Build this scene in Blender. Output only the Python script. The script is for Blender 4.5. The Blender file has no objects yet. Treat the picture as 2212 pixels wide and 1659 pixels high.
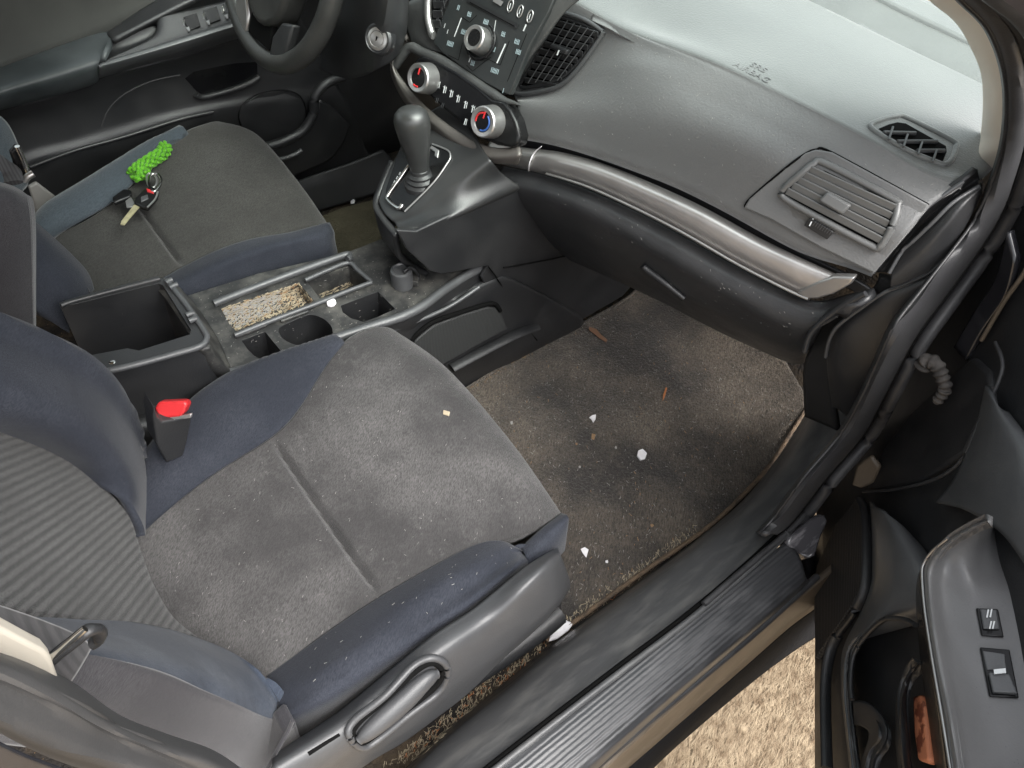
import bpy, bmesh, math, random
from mathutils import Vector, Matrix
from mathutils.bvhtree import BVHTree
R = math.radians
random.seed(7)
scene = bpy.context.scene
COL = scene.collection

# ------------------------------------------------------------------ camera frame
# car axes: X forward, Y towards the driver's side, Z up; floor at z=0 (metres)
F = 1659.0
VX = Vector((2794, -1430, F)).normalized()
VY = Vector((-2152, -2280, F)); VY = (VY - VX * VY.dot(VX)).normalized()
VZ = VX.cross(VY)
CAM = Vector((0, 0, 1.28))
def ray(px, py):
    d = Vector((px - 1106, py - 829.5, F))
    return Vector((d.dot(VX), d.dot(VY), d.dot(VZ))).normalized()
def PN(px, py, n, c):
    n = Vector(n); r = ray(px, py)
    return CAM + r * ((c - n.dot(CAM)) / n.dot(r))
def X(v, pts): return [PN(a, b, (1, 0, 0), v) for a, b in pts]
def Y(v, pts): return [PN(a, b, (0, 1, 0), v) for a, b in pts]
def Z(v, pts): return [PN(a, b, (0, 0, 1), v) for a, b in pts]
def A(v, pts, s=0.0): return [PN(a, b, (1, .21, s), v) for a, b in pts]      # dashboard-facing surfaces
def D(v, pts): return [PN(a, b, (-.6, .8, 0), v) for a, b in pts]            # surfaces of the open door
def zc(x0, y0, k, pts): return [(x0 + k * a, y0 + k * b) for a, b in pts]

# ------------------------------------------------------------------ materials
def mat(name, col, rough=.55, col2=None, ns=6, lo=.4, hi=.65, bump=.0, bs=400, spec=.5, metal=0, speck=None, ss=160, sth=.12,
        sheen=0, coat=0, stretch=(1, 1, 1), wave=None, dist=.0006, rvar=0, mid=None, weave=None, rot=(0, 0, 0)):
    m = bpy.data.materials.new(name); m.use_nodes = True
    nt = m.node_tree; N = nt.nodes; L = nt.links
    b = N['Principled BSDF']
    b.inputs['Roughness'].default_value = rough; b.inputs['Metallic'].default_value = metal
    b.inputs['Specular IOR Level'].default_value = spec
    b.inputs['Sheen Weight'].default_value = sheen; b.inputs['Sheen Roughness'].default_value = .4
    b.inputs['Coat Weight'].default_value = coat; b.inputs['Coat Roughness'].default_value = .15
    tc = N.new('ShaderNodeTexCoord'); mp = N.new('ShaderNodeMapping'); L.new(tc.outputs['Object'], mp.inputs[0])
    mp.inputs['Scale'].default_value = stretch; mp.inputs['Rotation'].default_value = rot
    vec = mp.outputs[0]
    def rgb(c): 
        n = N.new('ShaderNodeRGB'); n.outputs[0].default_value = (*c, 1); return n.outputs[0]
    def mixc(f, a, c):
        n = N.new('ShaderNodeMix'); n.data_type = 'RGBA'
        if isinstance(f, float): n.inputs[0].default_value = f
        else: L.new(f, n.inputs[0])
        L.new(a, n.inputs[6]); L.new(c, n.inputs[7]); return n.outputs[2]
    def noise(s, det=5, r=.6):
        n = N.new('ShaderNodeTexNoise'); L.new(vec, n.inputs['Vector']); n.inputs['Scale'].default_value = s
        n.inputs['Detail'].default_value = det; n.inputs['Roughness'].default_value = r; return n.outputs['Fac']
    def rng(v, a, c, o0=0., o1=1.):
        n = N.new('ShaderNodeMapRange'); L.new(v, n.inputs[0]); n.inputs[1].default_value = a; n.inputs[2].default_value = c
        n.inputs[3].default_value = o0; n.inputs[4].default_value = o1; return n.outputs[0]
    c = rgb(col)
    if col2:
        c = mixc(rng(noise(ns, 6, .62), lo, hi), c, rgb(col2))
    if mid:   # (colour, scale, lo, hi): a second, finer layer
        c = mixc(rng(noise(mid[1], 4, .7), mid[2], mid[3], 0, mid[4] if len(mid) > 4 else 1), c, rgb(mid[0]))
    if speck:
        v = N.new('ShaderNodeTexVoronoi'); L.new(vec, v.inputs['Vector']); v.inputs['Scale'].default_value = ss
        c = mixc(rng(v.outputs['Distance'], sth, sth * .6), c, rgb(speck))
    L.new(c, b.inputs['Base Color'])
    if rvar: L.new(rng(noise(ns * 2), .35, .65, rough - rvar, rough + rvar), b.inputs['Roughness'])
    h = None
    def add(a, s):
        nonlocal h
        q = N.new('ShaderNodeMath'); q.operation = 'MULTIPLY'; L.new(a, q.inputs[0]); q.inputs[1].default_value = s
        if h is None: h = q.outputs[0]
        else:
            r_ = N.new('ShaderNodeMath'); L.new(h, r_.inputs[0]); L.new(q.outputs[0], r_.inputs[1]); h = r_.outputs[0]
    if bump: add(noise(bs, 3, .6), bump)
    if wave:   # (scale, axis, strength, colour)
        w = N.new('ShaderNodeTexWave'); w.bands_direction = wave[1]; w.inputs['Scale'].default_value = wave[0]
        w.inputs['Distortion'].default_value = .6; w.inputs['Detail'].default_value = 1; w.inputs['Detail Scale'].default_value = 2
        tv = N.new('ShaderNodeTexCoord'); L.new(tv.outputs['UV' if len(wave) > 4 else 'Object'], w.inputs[0]); add(w.outputs['Fac'], wave[2])
        if wave[3]:
            src = b.inputs['Base Color'].links[0].from_socket
            L.new(mixc(rng(w.outputs['Fac'], .1, .7), rgb(wave[3]), src), b.inputs['Base Color'])
    if weave:  # (scale, strength, colour): fine fibres, longer one way than the other
        m2 = N.new('ShaderNodeMapping'); L.new(tc.outputs['Object'], m2.inputs[0]); m2.vector_type = 'TEXTURE'; m2.inputs['Rotation'].default_value = (0, 0, R(-141)); m2.inputs['Scale'].default_value = (4.5, 1, 1)
        q = N.new('ShaderNodeTexNoise'); L.new(m2.outputs[0], q.inputs['Vector']); q.inputs['Scale'].default_value = weave[0]; q.inputs['Detail'].default_value = 3; q.inputs['Roughness'].default_value = .7
        add(q.outputs['Fac'], weave[1])
        src = b.inputs['Base Color'].links[0].from_socket
        L.new(mixc(rng(q.outputs['Fac'], .60, .36, 0, .75), src, rgb(weave[2])), b.inputs['Base Color'])
    if h is not None:
        bp = N.new('ShaderNodeBump'); bp.inputs['Distance'].default_value = dist; bp.inputs['Strength'].default_value = 1
        L.new(h, bp.inputs['Height']); L.new(bp.outputs[0], b.inputs['Normal'])
    return m
M = {}
M['dash'] = mat('dash_plastic', (.13, .132, .132), .50, (.16, .162, .161), 5, bump=1.1, bs=330, spec=.75, sheen=.45, speck=(.3, .3, .28), ss=55, sth=.022, rvar=.06)
M['dashtop'] = mat('dash_top_plastic', (.115, .122, .119), .46, (.14, .148, .144), 4, bump=1.0, bs=330, spec=.85, sheen=.85, speck=(.4, .42, .4), ss=55, sth=.022, rvar=.07)
M['slat'] = mat('vent_plastic', (.11, .112, .11), .42, (.13, .132, .13), 6, spec=.8, bump=.2, bs=400)
M['dark'] = mat('dark_plastic', (.017, .0175, .019), .42, (.027, .027, .028), 7, bump=.6, bs=450, spec=.6, speck=(.2, .2, .19), ss=50, sth=.025, rvar=.07)
M['dusty'] = mat('dusty_plastic', (.026, .026, .026), .5, (.10, .097, .088), 24, .44, .70, bump=.8, bs=260, spec=.5, speck=(.3, .28, .24), ss=150, sth=.10)
M['grey'] = mat('grey_plastic', (.06, .062, .065), .40, (.085, .087, .09), 6, bump=.5, bs=450, spec=.7, speck=(.25, .25, .25), ss=60, sth=.02, rvar=.05)
M['sill'] = mat('scuffed_sill_plastic', (.075, .076, .078), .40, (.135, .134, .13), 26, .48, .72, bump=.5, bs=150, spec=.7, mid=((.15, .148, .144), 90, .60, .78, .5), rvar=.08, stretch=(.35, 1.4, 1))
M['ribbed'] = mat('ribbed_scuff_plastic', (.038, .039, .042), .36, (.085, .085, .088), 26, .5, .72, bump=.2, bs=200, spec=.75, wave=(48, 'Y', .8, None), dist=.0006, rvar=.06, stretch=(.35, 1.4, 1))
M['black'] = mat('gloss_black', (.006, .006, .007), .25, (.012, .012, .012), 8, spec=.3, bump=.1, bs=60)
M['void'] = mat('black_recess', (.004, .004, .004), .9, spec=.1)
M['rubber'] = mat('rubber_seal', (.032, .032, .034), .5, (.05, .05, .052), 14, bump=.4, bs=120, spec=.45, rvar=.08)
M['silver'] = mat('satin_silver', (.55, .54, .53), .3, (.45, .44, .43), 12, metal=.85, spec=.5, bump=.1, bs=100)
M['chrome'] = mat('worn_chrome', (.75, .74, .72), .16, (.4, .39, .37), 30, metal=1, bump=.2, bs=90)
M['trim'] = mat('satin_silver_trim', (.62, .595, .58), .36, (.68, .655, .64), 8, metal=.85, spec=.6, bump=.15, bs=200, rvar=.05)
M['cream'] = mat('cream_pillar_plastic', (.80, .72, .63), .6, (.82, .75, .66), 5, bump=.4, bs=300)
M['insert'] = mat('grey_tweed_fabric', (.055, .053, .053), .95, (.125, .120, .118), 5, .42, .68, bump=.6, bs=600, spec=.15, sheen=.2, mid=((.18, .172, .168), 30, .58, .82, .5), weave=(760, 1.5, (.034, .033, .033)), dist=.0009)
M['insertd'] = mat('darker_grey_fabric', (.040, .039, .036), .95, (.07, .068, .063), 6, .36, .70, bump=.5, bs=600, spec=.15, sheen=.2, mid=((.09, .087, .08), 40, .58, .85, .4), weave=(760, 1.2, (.024, .023, .021)), dist=.0007)
M['ribs'] = mat('ribbed_grey_fabric', (.062, .06, .06), .95, (.095, .093, .092), 8, .4, .66, bump=.7, bs=600, spec=.15, sheen=.15, wave=(33, 'X', 1.6, (.025, .025, .025), 1), weave=(760, .8, (.04, .04, .039)), dist=.0012)
M['navy'] = mat('navy_fabric', (.025, .028, .037), .9, (.043, .047, .059), 8, .42, .7, bump=.7, bs=600, spec=.2, sheen=.12, weave=(760, .9, (.016, .018, .025)), dist=.0006, speck=(.2, .19, .18), ss=70, sth=.03)
M['navyl'] = mat('light_navy_fabric', (.024, .031, .046), .9, (.058, .07, .092), 14, .44, .66, bump=.7, bs=600, spec=.2, sheen=.1, weave=(760, .8, (.024, .03, .043)), dist=.0006)  # bluer copy of the navy with a paler second tone
M['teal'] = mat('lighter_blue_fabric', (.055, .068, .08), .9, (.075, .09, .105), 8, .42, .7, bump=.7, bs=600, spec=.2, sheen=.3, weave=(520, .8, (.035, .043, .052)), dist=.0007)  # paler blue than the navy, for the far seat's outer bolsters
M['sideback'] = mat('charcoal_fabric', (.038, .037, .041), .92, (.055, .053, .057), 9, bump=.6, bs=700, spec=.15, sheen=.25, weave=(900, .8, (.026, .025, .028)), dist=.0005)
M['web'] = mat('seat_belt_webbing', (.045, .043, .046), .85, (.06, .058, .06), 9, bump=.3, bs=300, spec=.2, sheen=.2, wave=(70, 'X', .4, (.035, .034, .036)), dist=.0004)
M['mat'] = mat('dirty_carpet', (.055, .050, .046), 1, (.165, .138, .11), 5, .38, .64, weave=(420, 1, (.03, .027, .025)), bump=2.2, bs=190, spec=.1, sheen=.2, mid=((.17, .145, .12), 40, .54, .8, .5), speck=(.3, .26, .21), ss=130, sth=.08, dist=.003)
M['olive'] = mat('olive_carpet', (.09, .08, .055), 1, (.13, .115, .08), 12, bump=2, bs=190, spec=.1, dist=.003)
M['carpet'] = mat('floor_carpet', (.03, .027, .025), 1, (.10, .075, .05), 16, .45, .7, bump=2, bs=190, spec=.1, dist=.003, speck=(.3, .2, .12), ss=90, sth=.09)
M['red'] = mat('red_plastic', (.50, .022, .026), .4, (.56, .03, .032), 8, spec=.5)
M['white'] = mat('white_print', (.75, .77, .77), .6)
M['wpebble'] = mat('white_pebble', (.82, .8, .82), .6, (.7, .68, .7), 80)
M['blue'] = mat('blue_print', (.03, .09, .3), .5)
M['green'] = mat('green_yarn', (.075, .27, .012), .9, (.13, .38, .03), 160, bump=1, bs=300, sheen=.3, spec=.15)
M['brass'] = mat('brass_key', (.66, .60, .36), .38, (.5, .45, .28), 60, metal=.55)
M['orange'] = mat('orange_leaf', (.40, .15, .055), .8, (.34, .13, .05), 60)
M['rust'] = mat('orange_wrapper', (.62, .22, .11), .6, (.22, .06, .03), 45, .5, .56, bump=.6, bs=90)
M['straw'] = mat('straw', (.44, .37, .26), .9, (.27, .22, .15), 90)
M['strawo'] = mat('orange_straw', (.30, .19, .10), .9, (.2, .12, .065), 90)
M['lint'] = mat('pale_lint', (.33, .32, .3), .9)
M['beige'] = mat('dusty_rocker_paint', (.10, .08, .058), .5, (.15, .12, .09), 9, spec=.5, bump=.3, bs=60)
M['paint'] = mat('black_car_paint', (.012, .012, .015), .25, (.03, .03, .034), 9, spec=.6, coat=.6)
M['purple'] = mat('dusty_dark_paint', (.10, .09, .10), .4, (.14, .13, .14), 6, coat=.5)
M['roof'] = mat('headliner', (.35, .34, .32), .95, bump=.5, bs=400)
M['lump'] = mat('dusty_rubber_boot', (.045, .042, .04), .8, (.11, .10, .092), 60, bump=1, bs=120, dist=.001)
def glass(name, tint, t=.9):
    m = bpy.data.materials.new(name); m.use_nodes = True; nt = m.node_tree; nt.nodes.clear()
    o = nt.nodes.new('ShaderNodeOutputMaterial'); mx = nt.nodes.new('ShaderNodeMixShader')
    tr = nt.nodes.new('ShaderNodeBsdfTransparent'); tr.inputs[0].default_value = (*tint, 1)
    g = nt.nodes.new('ShaderNodeBsdfGlossy'); g.inputs['Roughness'].default_value = .02
    fr = nt.nodes.new('ShaderNodeFresnel'); fr.inputs[0].default_value = 1.5
    nt.links.new(fr.outputs[0], mx.inputs[0]); nt.links.new(tr.outputs[0], mx.inputs[1]); nt.links.new(g.outputs[0], mx.inputs[2])
    nt.links.new(mx.outputs[0], o.inputs[0]); return m
M['glass'] = glass('green_tinted_glass', (.83, .91, .87))

# ------------------------------------------------------------------ object helpers
def link(name, me, m=None, parent=None):
    o = bpy.data.objects.new(name, me); COL.objects.link(o)
    if m is not None: me.materials.append(M[m] if isinstance(m, str) else m)
    if parent is not None: o.parent = parent
    return o
def tag(o, label=None, cat=None, group=None, kind=None):
    if label: o['label'] = label
    if cat: o['category'] = cat
    if group: o['group'] = group
    if kind: o['kind'] = kind
    return o
def thing(name, label, cat, group=None):
    return tag(link(name, None), label, cat, group)
def finish(o, smooth=True, ang=40):
    me = o.data
    for p in me.polygons: p.use_smooth = smooth
    if smooth: me.set_sharp_from_angle(angle=R(ang))
    return o
def cr(pts, n, closed=False):
    """n samples, evenly along a Catmull-Rom curve through pts"""
    P = [Vector(p) for p in pts]; k = len(P)
    if k == 2: return [P[0].lerp(P[1], i / (n - 1)) for i in range(n)]
    out = []; seg = k if closed else k - 1
    for s in range(seg):
        if closed: a, b, c, d = P[(s - 1) % k], P[s], P[(s + 1) % k], P[(s + 2) % k]
        else: a = P[max(s - 1, 0)]; b = P[s]; c = P[s + 1]; d = P[min(s + 2, k - 1)]
        for j in range(12):
            t = j / 12
            out.append(.5 * ((2 * b) + (c - a) * t + (2 * a - 5 * b + 4 * c - d) * t * t + (3 * b - a - 3 * c + d) * t ** 3))
    out.append(P[0].copy() if closed else P[-1].copy())
    L = [0]
    for i in range(1, len(out)): L.append(L[-1] + (out[i] - out[i - 1]).length)
    res = []; T = L[-1]; cnt = n if not closed else n + 1; j = 0
    for i in range(cnt):
        t = T * i / (cnt - 1)
        while j < len(L) - 2 and L[j + 1] < t: j += 1
        f = 0 if L[j + 1] == L[j] else (t - L[j]) / (L[j + 1] - L[j])
        res.append(out[j].lerp(out[j + 1], min(max(f, 0), 1)))
    return res[:n]
def grid_mesh(name, G, closed_u=False, closed_v=False):
    nv = len(G); nu = len(G[0])
    verts = [tuple(p) for r in G for p in r]; f = []; uv = []
    for j in range(nv if closed_v else nv - 1):
        for i in range(nu if closed_u else nu - 1):
            a = j * nu + i; b = j * nu + (i + 1) % nu; c = ((j + 1) % nv) * nu + (i + 1) % nu; d = ((j + 1) % nv) * nu + i
            f.append((a, b, c, d)); uv += [(i / nu, j / nv), ((i + 1) / nu, j / nv), ((i + 1) / nu, (j + 1) / nv), (i / nu, (j + 1) / nv)]
    me = bpy.data.meshes.new(name); me.from_pydata(verts, [], f); 
    l = me.uv_layers.new(name='UVMap')
    for k, t in enumerate(uv): l.data[k].uv = t
    me.update(); return me
def orient(me, to=CAM):
    s = 0
    for p in me.polygons: s += p.normal.dot(to - p.center) * p.area
    if s < 0: me.flip_normals()
def patch(name, rows, m, parent=None, thick=.01, nu=48, nv=24, lin=False, fn=None, ang=50, to=CAM):
    Rw = [cr(r, nu) for r in rows]
    if lin:
        G = []
        for a in range(len(Rw) - 1):
            k = max(2, nv // (len(Rw) - 1))
            for j in range(k): G.append([Rw[a][i].lerp(Rw[a + 1][i], j / k) for i in range(nu)])
        G.append(Rw[-1])
    else:
        cols = [cr([r[i] for r in Rw], nv) for i in range(nu)]
        G = [[cols[i][j] for i in range(nu)] for j in range(nv)]
    if fn: G = [[fn(p, i / (nu - 1), j / (len(G) - 1)) for i, p in enumerate(r)] for j, r in enumerate(G)]
    me = grid_mesh(name, G); orient(me, to)
    o = link(name, me, m, parent); finish(o, True, ang)
    o['_b'] = 1
    BV[o.name] = BVHTree.FromPolygons([v.co.copy() for v in me.vertices], [tuple(p.vertices) for p in me.polygons])
    del o['_b']
    if thick:
        s = o.modifiers.new('s', 'SOLIDIFY'); s.thickness = thick; s.offset = -1
    return o
BV = {}
def hit(objs, px, py, off=.001):
    if not isinstance(objs, (list, tuple)): objs = [objs]
    r = ray(px, py); best = None
    for o in objs:
        h = BV[o.name].ray_cast(CAM, r)
        if h[0] is not None and (best is None or h[3] < best[3]): best = h
    if best is None: return None
    n = best[1] if best[1].dot(r) < 0 else -best[1]
    return best[0] + n * off, n
def onn(objs, pts, off=.001):
    """points of the surface where the pixels fall, lifted by off; pixels that miss take the plane of the others"""
    hs = [hit(objs, a, b, off) for a, b in pts]; good = [h for h in hs if h]
    if not good: raise ValueError('no surface under ' + str(pts))
    n = Vector((0, 0, 0)); c = Vector((0, 0, 0))
    for h in good: n += h[1]; c += h[0]
    n.normalize(); c /= len(good)
    return [h[0] if h else PN(pt[0], pt[1], n, n.dot(c)) for h, pt in zip(hs, pts)], n
def prism(name, pts, m, parent=None, depth=.01, n=None, bev=.0015, seg=2, smooth_n=0, up=0):
    P = [Vector(p) for p in pts]
    if smooth_n: P = cr(P, smooth_n, True)
    if n is None:
        n = Vector((0, 0, 0)); c = sum(P, Vector()) / len(P)
        for i in range(len(P)): n += (P[i] - c).cross(P[(i + 1) % len(P)] - c)
        n.normalize()
        if n.dot(CAM - c) < 0: n = -n
    n = Vector(n).normalized()
    bm = bmesh.new(); a = [bm.verts.new(p + n * up) for p in P]; b = [bm.verts.new(p - n * depth) for p in P]
    k = len(P); bm.faces.new(a); bm.faces.new(b[::-1])
    for i in range(k): bm.faces.new((a[i], b[i], b[(i + 1) % k], a[(i + 1) % k]))
    bmesh.ops.recalc_face_normals(bm, faces=bm.faces)
    me = bpy.data.meshes.new(name); bm.to_mesh(me); bm.free()
    o = link(name, me, m, parent); finish(o, True, 35)
    if bev:
        w = o.modifiers.new('b', 'BEVEL'); w.width = bev; w.segments = seg; w.limit_method = 'ANGLE'; w.angle_limit = R(35)
    BV[o.name] = BVHTree.FromPolygons([v.co.copy() for v in me.vertices], [tuple(p.vertices) for p in me.polygons])
    return o
def tube_grid(pts, rad, n=64, seg=12, closed=False, flat=1.0, nrm=None):
    C = cr(pts, n, closed); G = []
    k = len(C); up = Vector(nrm) if nrm is not None else None
    for i, p in enumerate(C):
        t = (C[(i + 1) % k] - C[i - 1]) if closed else (C[min(i + 1, k - 1)] - C[max(i - 1, 0)])
        t.normalize(); u = up if up is not None else Vector((0, 0, 1))
        if abs(t.dot(u)) > .95 and up is None: u = Vector((0, 1, 0))
        s = t.cross(u).normalized(); w = s.cross(t).normalized()
        f = i / (k - 1)
        r = rad(f) if callable(rad) else rad
        G.append([p + s * (math.cos(a) * r) + w * (math.sin(a) * r * flat) for a in [2 * math.pi * q / seg for q in range(seg)]])
    return G
def tube(name, pts, rad, m, parent=None, n=64, seg=12, closed=False, flat=1.0, nrm=None):
    G = tube_grid(pts, rad, n, seg, closed, flat, nrm)
    me = grid_mesh(name, G, True, closed)
    if not closed:
        bm = bmesh.new(); bm.from_mesh(me); bm.verts.ensure_lookup_table()
        for base in (0, (len(G) - 1) * seg):
            bm.faces.new([bm.verts[base + q] for q in range(seg)])
        bmesh.ops.recalc_face_normals(bm, faces=bm.faces); bm.to_mesh(me); bm.free()
    o = link(name, me, m, parent); finish(o, True, 60); return o
def box_pts(c, s): return [Vector((c[0] + a * s[0] / 2, c[1] + b * s[1] / 2, c[2] + d * s[2] / 2)) for a in (-1, 1) for b in (-1, 1) for d in (-1, 1)]
def box(name, c, s, m, parent=None, bev=.003, rot=None):
    bm = bmesh.new(); bmesh.ops.create_cube(bm, size=1); bmesh.ops.scale(bm, vec=s, verts=bm.verts)
    if rot is not None: bmesh.ops.transform(bm, matrix=rot.to_4x4(), verts=bm.verts)
    bmesh.ops.translate(bm, vec=c, verts=bm.verts)
    me = bpy.data.meshes.new(name); bm.to_mesh(me); bm.free(); o = link(name, me, m, parent); finish(o, True, 35)
    if bev:
        w = o.modifiers.new('b', 'BEVEL'); w.width = bev; w.segments = 3
    BV[o.name] = BVHTree.FromPolygons([v.co.copy() for v in me.vertices], [tuple(p.vertices) for p in me.polygons])
    return o
def lathe(name, c, axis, prof, m, parent=None, seg=40, sx=1.0):
    ax = Vector(axis).normalized(); u = ax.cross(Vector((0, 0, 1))); u = Vector((0, 1, 0)) if u.length < .1 else u.normalized(); v = ax.cross(u)
    c = Vector(c); G = [[c + ax * h + (u * math.cos(t) * sx + v * math.sin(t)) * r for t in [2 * math.pi * i / seg for i in range(seg)]] for h, r in prof]
    me = grid_mesh(name, G, True); bm = bmesh.new(); bm.from_mesh(me); bm.verts.ensure_lookup_table()
    for b, r in ((0, prof[0][1]), ((len(prof) - 1) * seg, prof[-1][1])):
        if r > 1e-5: bm.faces.new([bm.verts[b + i] for i in range(seg)])
    bmesh.ops.remove_doubles(bm, verts=bm.verts, dist=1e-6); bmesh.ops.recalc_face_normals(bm, faces=bm.faces); bm.to_mesh(me); bm.free()
    o = link(name, me, m, parent); finish(o, True, 35); return o
def cut(o, cutters):
    """carve each (pts, depth) pocket out of the object"""
    for pts, depth, rnd in cutters:
        P = [Vector(p) for p in pts]
        if rnd: P = cr(P, rnd, True)
        bm = bmesh.new(); a = [bm.verts.new(p + Vector((0, 0, .03))) for p in P]; b = [bm.verts.new(p - Vector((0, 0, depth))) for p in P]; k = len(P)
        bm.faces.new(a); bm.faces.new(b[::-1])
        for i in range(k): bm.faces.new((a[i], b[i], b[(i + 1) % k], a[(i + 1) % k]))
        bmesh.ops.recalc_face_normals(bm, faces=bm.faces)
        me = bpy.data.meshes.new('c'); bm.to_mesh(me); bm.free(); c = link('c', me)
        md = o.modifiers.new('x', 'BOOLEAN'); md.object = c; md.operation = 'DIFFERENCE'; md.solver = 'EXACT'
        dg = bpy.context.evaluated_depsgraph_get(); dg.update()
        new = bpy.data.meshes.new_from_object(o.evaluated_get(dg))
        o.modifiers.clear(); o.data = new; bpy.data.objects.remove(c)
    finish(o, True, 35)
    w = o.modifiers.new('b', 'BEVEL'); w.width = .0016; w.segments = 2; w.limit_method = 'ANGLE'; w.angle_limit = R(40)
    BV[o.name] = BVHTree.FromPolygons([v.co.copy() for v in o.data.vertices], [tuple(p.vertices) for p in o.data.polygons])
    return o
def strokes(name, surf, segs, m, parent, off=.0012):
    """thin raised bars printed on a surface: (x0,y0,x1,y1,width) in picture units"""
    vs = []; fs = []
    for x0, y0, x1, y1, w in segs:
        dx, dy = x1 - x0, y1 - y0; l = math.hypot(dx, dy) or 1; nx, ny = -dy / l * w / 2, dx / l * w / 2
        q = [(x0 + nx, y0 + ny), (x1 + nx, y1 + ny), (x1 - nx, y1 - ny), (x0 - nx, y0 - ny)]
        P, n = onn(surf, q, off); b = len(vs)
        vs += [tuple(p) for p in P] + [tuple(p - n * .0008) for p in P]
        fs += [(b, b + 1, b + 2, b + 3)] + [(b + i, b + 4 + i, b + 4 + (i + 1) % 4, b + (i + 1) % 4) for i in range(4)]
    me = bpy.data.meshes.new(name); me.from_pydata(vs, [], fs); me.update()
    return link(name, me, m, parent)

def ZZ(pts): return [PN(a, b, (0, 0, 1), z) for a, b, z in pts]
def YY(pts): return [PN(a, b, (0, 1, 0), y) for a, b, y in pts]
def XX(pts): return [PN(a, b, (1, 0, 0), x) for a, b, x in pts]
def sh(pts, dx=0, dy=0, dz=0): return [Vector(p) + Vector((dx, dy, dz)) for p in pts]

# =================================================================== SETTING
g = grid_mesh('ground', [[Vector((-30 + i * 1.5, -30 + j * 1.5, -.45)) for i in range(41)] for j in range(41)])
GM = mat('trodden_straw_ground', (.22, .168, .108), .95, (.33, .26, .18), 4, .38, .62, bump=1, bs=160, mid=((.19, .14, .085), 70, .5, .72, .6), dist=.003, spec=.1)
ground = tag(link('ground', g, GM), kind='structure')
orient(g)
fl = patch('floor', [[(-.9, .2, -.004), (1.25, .2, -.004)], [(-.9, 1.7, -.004), (1.25, 1.7, -.004)]], 'carpet', None, .02, 30, 20)
tag(fl, kind='structure')

# =================================================================== CAR BODY
body = thing('vehicle_shell', 'black car body around the open passenger doorway with sill, seals, pillars, roof and windscreen', 'car body')
# inner sill trim, rising from the carpet to the groove
sill_rows = [
    ZZ([(820, 1720, .0), (938, 1600, .0), (1079, 1484, .0), (1190, 1394, .0), (1341, 1284, .0), (1504, 1165, .01), (1610, 1075, .03), (1690, 975, .06), (1748, 880, .10)]),
    ZZ([(826, 1722, .07), (944, 1603, .07), (1085, 1488, .07), (1196, 1398, .07), (1347, 1288, .07), (1510, 1168, .075), (1616, 1078, .09), (1697, 978, .12), (1756, 882, .15)]),
    ZZ([(836, 1726, .135), (954, 1609, .135), (1096, 1497, .135), (1207, 1408, .135), (1358, 1298, .135), (1521, 1176, .137), (1628, 1086, .145), (1710, 986, .17), (1770, 884, .21)]),
    ZZ([(880, 1738, .172), (990, 1638, .172), (1135, 1525, .172), (1250, 1435, .172), (1405, 1322, .172), (1566, 1196, .172), (1668, 1098, .18), (1748, 990, .205), (1808, 886, .25)]),
    ZZ([(915, 1746, .188), (1030, 1650, .188), (1172, 1538, .188), (1295, 1442, .188), (1462, 1320, .188), (1618, 1188, .188), (1712, 1086, .198), (1785, 985, .225), (1842, 886, .28)]),
    ZZ([(940, 1752, .20), (1057, 1655, .20), (1200, 1542, .20), (1330, 1442, .20), (1504, 1309, .20), (1660, 1172, .20), (1745, 1075, .215), (1812, 985, .24), (1868, 885, .31)])]
sill = patch('sill_trim', sill_rows, 'sill', body, .008, 90, 30)
# raised lip and dark groove
def shiftpx(pts, dx, dy, dz=0): return [(a + dx, b + dy, c + dz) for a, b, c in pts]
gl = [(935, 1758, .20), (1057, 1657, .20), (1200, 1545, .20), (1330, 1445, .20), (1504, 1312, .20), (1660, 1175, .20), (1740, 1090, .205)]
tube('sill_groove', ZZ(gl), .0045, 'void', body, 120, 8)
tube('sill_lip', ZZ(shiftpx(gl, 9, 8, .006)), .005, 'sill', body, 120, 10)
scuff = patch('scuff_plate', [
    ZZ([(1000, 1730, .205), (1072, 1665, .205), (1345, 1452, .205), (1518, 1318, .205), (1650, 1206, .205), (1696, 1172, .205)]),
    ZZ([(1040, 1750, .205), (1130, 1680, .205), (1400, 1468, .205), (1570, 1332, .205), (1690, 1226, .205), (1725, 1196, .205)]),
    ZZ([(1130, 1780, .195), (1235, 1690, .195), (1416, 1530, .195), (1590, 1385, .195), (1700, 1290, .195), (1742, 1248, .195)]),
    ZZ([(1190, 1790, .15), (1262, 1695, .15), (1416, 1556, .15), (1600, 1396, .15), (1712, 1294, .15), (1752, 1258, .15)])], 'ribbed', body, .01, 80, 24)
tube('scuff_plate_edge', ZZ([(1235, 1700, .165), (1416, 1545, .165), (1600, 1393, .165), (1712, 1293, .165), (1765, 1245, .165)]), .006, 'rubber', body, 60, 8)
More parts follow.
